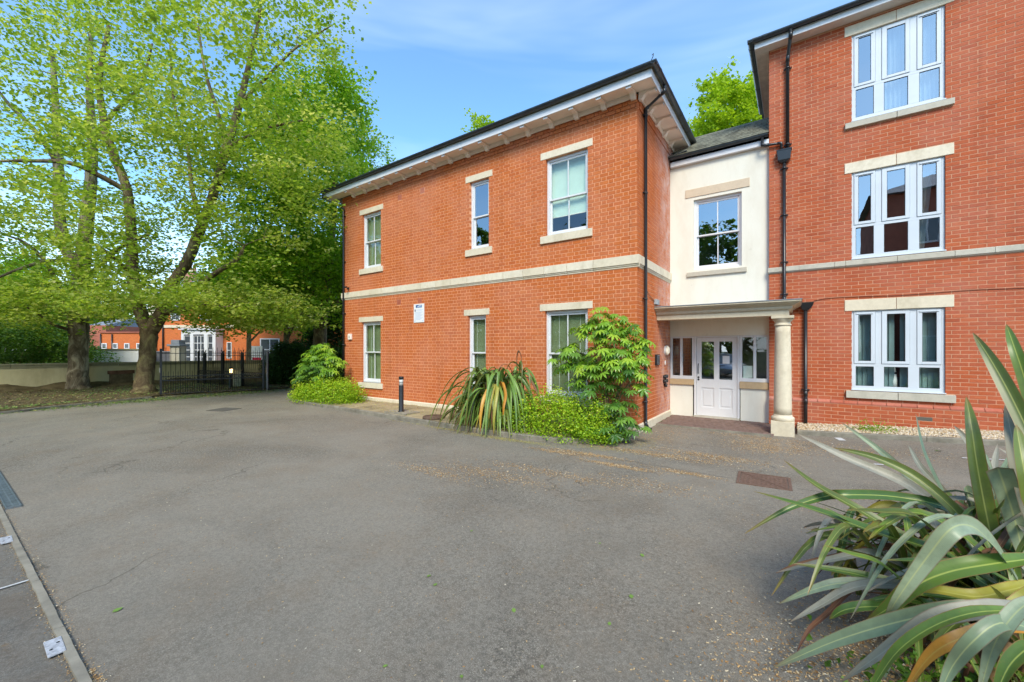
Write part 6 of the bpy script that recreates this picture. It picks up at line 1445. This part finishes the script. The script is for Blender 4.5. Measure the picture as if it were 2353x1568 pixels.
for P, w, mi in BIG:
    m3 = Vector(FP(*P[len(P)//2])); tc = (Vector((0, 0, CAM_Z))-m3).normalized()
    strap(ff, [FP(*p) for p in P], (min(w, 0.058) if min(q[2] for q in P) < 1.6 else w)*0.80, m_fx[mi], up=(tc*0.75+Vector((0, 0, 0.65))).normalized(), fold=0.20, roll=rff.uniform(-0.35, 0.25), twist=rff.uniform(-0.3, 0.3), blunt=P[-1][0] in (1250, 1090))
cnt = 0; tries = 0
while cnt < 255 and tries < 6000:
    tries += 1
    bx, by_ = 1.15+rff.gauss(0, 0.38), 3.3+rff.gauss(0, 0.40); a = rff.uniform(0, 6.283); Lr = rff.uniform(0.5, 1.25); H = rff.uniform(0.30, 1.0)
    dx, dy = math.cos(a)*Lr, math.sin(a)*Lr; tz = max(0.05, H*rff.uniform(0.2, 1.1)) if rff.random() < 0.8 else H*1.2
    P = [(bx, by_, 0.02), (bx+dx*0.22, by_+dy*0.22, H*0.62), (bx+dx*0.55, by_+dy*0.55, H), (bx+dx*0.8, by_+dy*0.8, (H*0.65+tz*0.35)+0.03), (bx+dx, by_+dy, tz)]
    ok = True
    for q in P:
        r_ = proj(q)
        if r_ is None or r_[2] < 1.95: ok = False; break
        if r_[0] < 2353 and (r_[0] < 1800+rff.uniform(0, 120) or (r_[1] < 1130 and r_[0] < 2250)): ok = False; break
        if r_[0] < 1980 and r_[1] > 1440: ok = False; break
    if not ok: continue
    u = rff.random(); m = m_fx[0] if u < 0.32 else m_fx[1] if u < 0.42 else m_fx[2] if u < 0.78 else m_fx[6] if u < 0.9 else m_fx[3] if u < 0.96 else m_fx[5]
    strap(ff, P, rff.uniform(0.034, 0.056), m, roll=rff.uniform(-.6, .6), twist=rff.uniform(-.4, .4)); cnt += 1
b_ = MB()
for k in range(26):
    a = rff.uniform(0, 6.28); b_.tube([(rff.gauss(0, .25), rff.gauss(0, .25), 0), (math.cos(a)*0.2, math.sin(a)*0.2, 0.3), (math.cos(a)*0.35, math.sin(a)*0.35, 0.5)], [0.035, 0.03, 0.01], 6)
b_.build('crown_base', m_fx[5], ff)
bush('small bright green shrub behind the flax at the right border', 'small_shrub', (3.05, 5.9, 0.40), (0.42, 0.42, 0.46), 3600, 0.055, m_leaf_maple, 91, tone=0.1)
bush('low dark weeds under the foreground flax', 'ground_weeds', (1.0, 2.55, 0.05), (0.62, 0.6, 0.13), 2600, 0.042, m_leaf_mid, 92, cat='weeds', stems=4, lump=0.3)
bush('small green weed growing in the golden gravel', 'gravel_weed', (1.28, 10.62, 0.13), (0.28, 0.10, 0.08), 900, 0.035, m_leaf_maple, 93, cat='weed', stems=4)
# ------------------------------------------------------------------ litter
def scatter(name, n, pos, size, mat, zf, seed, lab, cat, curl=0.3, aspect=0.5, kind='stuff'):
    g = np.random.default_rng(seed); X, Y = pos(g, n); a = g.uniform(0, 6.28, n); s = g.uniform(size[0], size[1], n); asp = g.uniform(0.4, 1.3, n)*aspect
    zz = np.array([zf(x, y) for x, y in zip(X, Y)])+0.002
    loc = np.array([[-.5, -.5], [.5, -.5], [.5, .5], [-.5, .5]])
    V = np.zeros((n, 4, 3))
    for k in range(4):
        u = loc[k,0]*s; v = loc[k,1]*s*asp*(0.6 if k in (1, 2) else 1)
        V[:,k,0] = X+u*np.cos(a)-v*np.sin(a); V[:,k,1] = Y+u*np.sin(a)+v*np.cos(a); V[:,k,2] = zz+g.uniform(0, 1, n)*s*curl
    o = np_mesh(name, V.reshape(-1,3), (np.arange(n)*4)[:,None]+np.arange(4)[None], mat, None, False, kind=kind); tag(o, lab, cat); return o
Md = Mat('dry_brown_litter'); q_ = Md.N('ShaderNodeNewGeometry')
Md.color(Md.ramp(q_.outputs['Random Per Island'], [(0.0,(0.22,0.11,0.04)),(0.3,(0.42,0.24,0.09)),(0.6,(0.52,0.33,0.14)),(0.85,(0.60,0.46,0.26)),(1.0,(0.70,0.64,0.50))])).rough(0.9, 0.2); Md = Md.m
Ml = Mat('fallen_green_leaves'); q_ = Ml.N('ShaderNodeNewGeometry')
Ml.color(Ml.ramp(q_.outputs['Random Per Island'], [(0.0,(0.05,0.12,0.02)),(0.5,(0.12,0.24,0.04)),(0.8,(0.25,0.30,0.08)),(1.0,(0.40,0.35,0.12))])).rough(0.6, 0.3); Ml = Ml.m
Mk = Mat('straw_litter'); q_ = Mk.N('ShaderNodeNewGeometry')
Mk.color(Mk.ramp(q_.outputs['Random Per Island'], [(0.0,(0.25,0.16,0.06)),(0.4,(0.45,0.34,0.12)),(0.7,(0.50,0.46,0.14)),(1.0,(0.30,0.36,0.08))])).rough(0.9, 0.2); Mk = Mk.m
Mv = Mat('dull_leaf_litter'); q_ = Mv.N('ShaderNodeNewGeometry')
Mv.color(Mv.ramp(q_.outputs['Random Per Island'], [(0.0,(0.07,0.05,0.02)),(0.5,(0.15,0.11,0.05)),(0.85,(0.24,0.18,0.08)),(1.0,(0.40,0.33,0.18))])).rough(0.9, 0.2); Mv = Mv.m
def yz(x, y): return yard_z(x, y)
def gauss_patches(P):
    def f(g, n):
        w = np.array([p[4] for p in P], float); i = g.choice(len(P), n, p=w/w.sum()); P_ = np.array(P)
        return P_[i,0]+g.normal(0, 1, n)*P_[i,2], P_[i,1]+g.normal(0, 1, n)*P_[i,3]
    return f
scatter('dry_litter', 17000, gauss_patches([(0.38, 2.25, .28, .45, 10), (0.05, 1.75, .35, .3, 6), (0.45, 3.1, .22, .4, 5), (0.0, 2.5, .3, .4, 3), (0.6, 1.7, .4, .3, 5)]), (0.004, 0.019), Md, yz, 101, 'brown dried litter scattered beside the foreground flax', 'litter')
scatter('dry_litter', 24000, gauss_patches([(-2.0, 7.0, .55, .09, 6), (-2.9, 6.35, .35, .06, 4), (-1.2, 7.4, .5, .12, 5), (-0.45, 8.75, .38, .38, 9), (-2.2, 6.0, .3, .05, 3), (-1.3, 6.2, .25, .05, 2), (-3.4, 6.2, .3, .05, 2), (0.9, 9.0, .6, .25, 3), (-2.2, 8.6, .3, .5, 3), (-0.6, 9.5, .6, .12, 3), (-3.6, 4.6, .5, .12, 3), (-2.9, 5.1, .6, .10, 3), (-4.4, 4.2, .4, .1, 2), (-1.6, 5.4, .5, .15, 2)]), (0.006, 0.022), Md, yz, 102, 'orange brown catkin litter lying in streaks on the asphalt before the porch', 'litter')
scatter('dry_litter', 6500, gauss_patches([(-5.0, 6.50, .55, .07, 10), (-4.3, 6.52, .4, .05, 4), (-6.3, 6.62, .4, .05, 4), (-7.5, 6.68, .6, .04, 2), (-2.9, 6.85, .3, .10, 4), (-2.35, 7.6, .15, .4, 3)]), (0.006, 0.024), Mk, yz, 103, 'tan and yellow leaf litter along the bed kerb under the drooping flax', 'litter', 0.2, 0.25)
scatter('dry_litter', 15000, lambda g, n: (g.uniform(-14, 3, n), g.uniform(0.9, 9, n)), (0.003, 0.014), Md, yz, 104, 'sparse brown flecks scattered over the open asphalt', 'litter')
scatter('dry_litter', 1500, lambda g, n: (g.uniform(-3.2, -2.2, n) , 0.52+g.normal(0, 0.02, n)), (0.004, 0.014), Md, yz, 105, 'brown litter caught against the near end of the concrete edging', 'litter')
scatter('dry_litter', 4000, lambda g, n: (g.uniform(-9, -2.2, n) , g.normal(0.50, 0.035, n)), (0.004, 0.012), Md, lambda x, y: yard_z(x, y)+0.006, 106, 'brown litter caught along the concrete edging', 'litter')
scatter('verge_litter', 16000, lambda g, n: (g.uniform(-26, -17.8, n), g.uniform(-3, 13, n)), (0.02, 0.07), Mv, lambda x, y: 0.085, 107, 'fallen leaf litter over the soil verge under the plane trees', 'litter', 0.3, 0.7)
scatter('verge_litter', 9000, gauss_patches([(-18.2, 2.5, .35, 1.8, 3), (-18.4, 6.5, .4, 1.6, 3), (-22, 6, 2, 2.4, 6)]), (0.02, 0.06), Ml, lambda x, y: 0.09 if x < soil_x(y)-0.1 else yard_z(x, y)+0.003, 108, 'green leaf litter and weeds along the verge kerb', 'litter', 0.5, 0.6)
scatter('bed_litter', 2600, lambda g, n: (g.uniform(-12, -6, n), g.uniform(6.95, 8.4, n)), (0.008, 0.03), Mk, lambda x, y: 0.10, 109, 'sparse weeds and leaf scraps on the sandy bed soil', 'weeds', 0.6, 0.4)
# single fallen leaves one can pick out
lm_ = MB().add([(-.5,0,0),(-.2,.32,.05),(.15,.28,.04),(.5,0,.02),(.15,-.28,.06),(-.2,-.3,.03),(0,0,-.01)], [(0,1,6),(1,2,6),(2,3,6),(3,4,6),(4,5,6),(5,0,6)])
me_leaf = bpy.data.meshes.new('fallen_leaf'); me_leaf.from_pydata(lm_.v, [], lm_.f); me_leaf.materials.append(Ml); me_leaf.update()
r_ = random.Random(4)
LP_ = ['right of the centre of the yard', 'in the middle foreground', 'in the middle foreground beside another leaf', "just right of its neighbour in the middle foreground", 'well right of centre, level with the flax tips', "near the yard's centre line", 'near the litter by the flax', 'beside the litter patch left of the flax', 'just behind the flax tips, before the gravel bed', 'at the bottom border left of centre', 'at the bottom border near the middle', 'beside the concrete edging at left', 'at the bottom border right of the middle']
for wi, (px, py, s_) in enumerate(((1475,1275,.05),(1180,1400,.045),(985,1320,.04),(1000,1340,.04),(1378,1247,.03),(1083,1217,.035),(1400,1432,.035),(1450,1370,.05),(2155,1050,.10),(885,1527,.03),(1060,1552,.03),(270,1398,.06),(1245,1530,.03))):
    Z = FOC*CAM_Z/(py-HOR); p = at(px, py, Z); o = bpy.data.objects.new('fallen_leaf', me_leaf); COL.objects.link(o)
    o.location = (p.x, p.y, yard_z(p.x, p.y)+0.006); o.scale = (s_, s_, s_); o.rotation_euler = (r_.uniform(-.1, .1), r_.uniform(-.1, .1), r_.uniform(0, 6))
    tag(o, 'small fallen leaf on the asphalt '+LP_[wi], 'leaf', 'fallen leaves scattered on the asphalt')
# fresh leaf cluster near the flax
scatter('fallen_leaves', 420, gauss_patches([(0.42, 2.15, .16, .16, 6), (0.62, 1.9, .2, .15, 5), (0.28, 2.5, .12, .12, 3), (0.35, 2.75, .08, .08, 2)]), (0.02, 0.05), Ml, yz, 110, 'fresh green leaves and weeds on the ground at the foot of the foreground flax', 'leaves', 0.5, 0.7)
# ------------------------------------------------------------------ trees behind the camera, mirrored in the panes
for i, (x, y, H, rad, lab) in enumerate(((-14.5, -15, 13, 4.6, 'broad tree behind the viewer, first in the rear row, mirrored in the wide sash windows'), (-23, -13.5, 14, 5, 'tall tree second in the rear row behind the viewer, mirrored in the narrow windows'), (-5.5, -16, 13.5, 3.6, 'round tree straight behind the viewer, mirrored in the door panes'), (-32, -12, 13, 5.2, 'third tree in the rear row behind the viewer, mirrored in the far left windows'), (-41, -12, 13, 5.5, 'last tree of the rear row behind the viewer, mirrored in the far left windows'))):
    simple_tree(lab, 'broadleaf_tree', (x, y), H, rad, 150, 60 if i == 2 else 210, 0.40, m_leaf_mid, 141+i, 0.46, tr=0.3, rz=0.46)
# parked hatchback behind the viewer, mirrored in the door panes
car = empty('silver_car', (-4.1, -7.6, 0.0), R(62), 'silver hatchback parked behind the viewer, mirrored in the glass of the entrance door', 'car')
m_car = plain('silver_paint', (0.50,0.52,0.54), 0.25, 0.6, metal=0.5, var=0.03)
def hull(sec, xs):
    V = []; n = len(sec[0])
    for s_, x in zip(sec, xs): V += [(x, y, z) for y, z in s_]
    F = [(i*n+k, (i+1)*n+k, (i+1)*n+(k+1) % n, i*n+(k+1) % n) for i in range(len(xs)-1) for k in range(n)]
    return V, F+[tuple(range(n)), tuple(range((len(xs)-1)*n, len(xs)*n))[::-1]]
def sec_(w, z0, z1, zt=None, wt=None):
    return [(-w*0.9, z0), (w*0.9, z0), (w, z0+0.2), (w, z1-0.12), (w*0.92, z1), (-w*0.92, z1), (-w, z1-0.12), (-w, z0+0.2)]
b = MB(); b.add(*hull([sec_(0.74, 0.32, 0.62), sec_(0.84, 0.24, 0.82), sec_(0.87, 0.22, 0.92), sec_(0.87, 0.22, 0.95), sec_(0.86, 0.24, 0.98), sec_(0.78, 0.32, 0.92)], [2.0, 1.75, 0.9, -0.6, -1.75, -1.95]), True); b.build('body', m_car, car)
def cab(w0, w1, z0, z1): return [(-w0, z0), (w0, z0), (w1, z1), (-w1, z1)]
b = MB(); b.add(*hull([cab(0.80, 0.78, 0.93, 0.95), cab(0.80, 0.62, 0.93, 1.42), cab(0.80, 0.64, 0.95, 1.47), cab(0.80, 0.62, 0.96, 1.40), cab(0.76, 0.70, 0.97, 1.0)], [1.05, 0.25, -0.6, -1.45, -1.86])); b.build('cabin_glass', m_fglass, car)
b = MB(); b.add(*hull([cab(0.64, 0.60, 1.40, 1.43), cab(0.66, 0.62, 1.45, 1.48), cab(0.64, 0.58, 1.39, 1.42)], [0.25, -0.6, -1.45])); b.build('roof', m_car, car)
for sy in (-1, 1):
    MB().obox(Matrix.Translation((-1.88, sy*0.66, 0.86)), 0.14, 0.24, 0.20).build('tail_light', plain('red_lens', (0.5,0.01,0.01), 0.2, 0.6), car, 0.02)
    MB().obox(Matrix.Translation((1.80, sy*0.62, 0.70)), 0.18, 0.30, 0.14).build('headlight', m_fglass, car, 0.02)
    for x in (-1.22, 1.25):
        w = MB().tube([(x, sy*0.70, 0.31), (x, sy*0.885, 0.31)], 0.31, 20).build('wheel', m_black, car); MB().tube([(x, sy*0.88, 0.31), (x, sy*0.895, 0.31)], 0.19, 16).build('rim', m_steel, w)
box('number_plate', plain('yellow_plate', (0.65,0.5,0.05), 0.5), car, -1.985, -1.965, -0.26, 0.26, 0.52, 0.63)
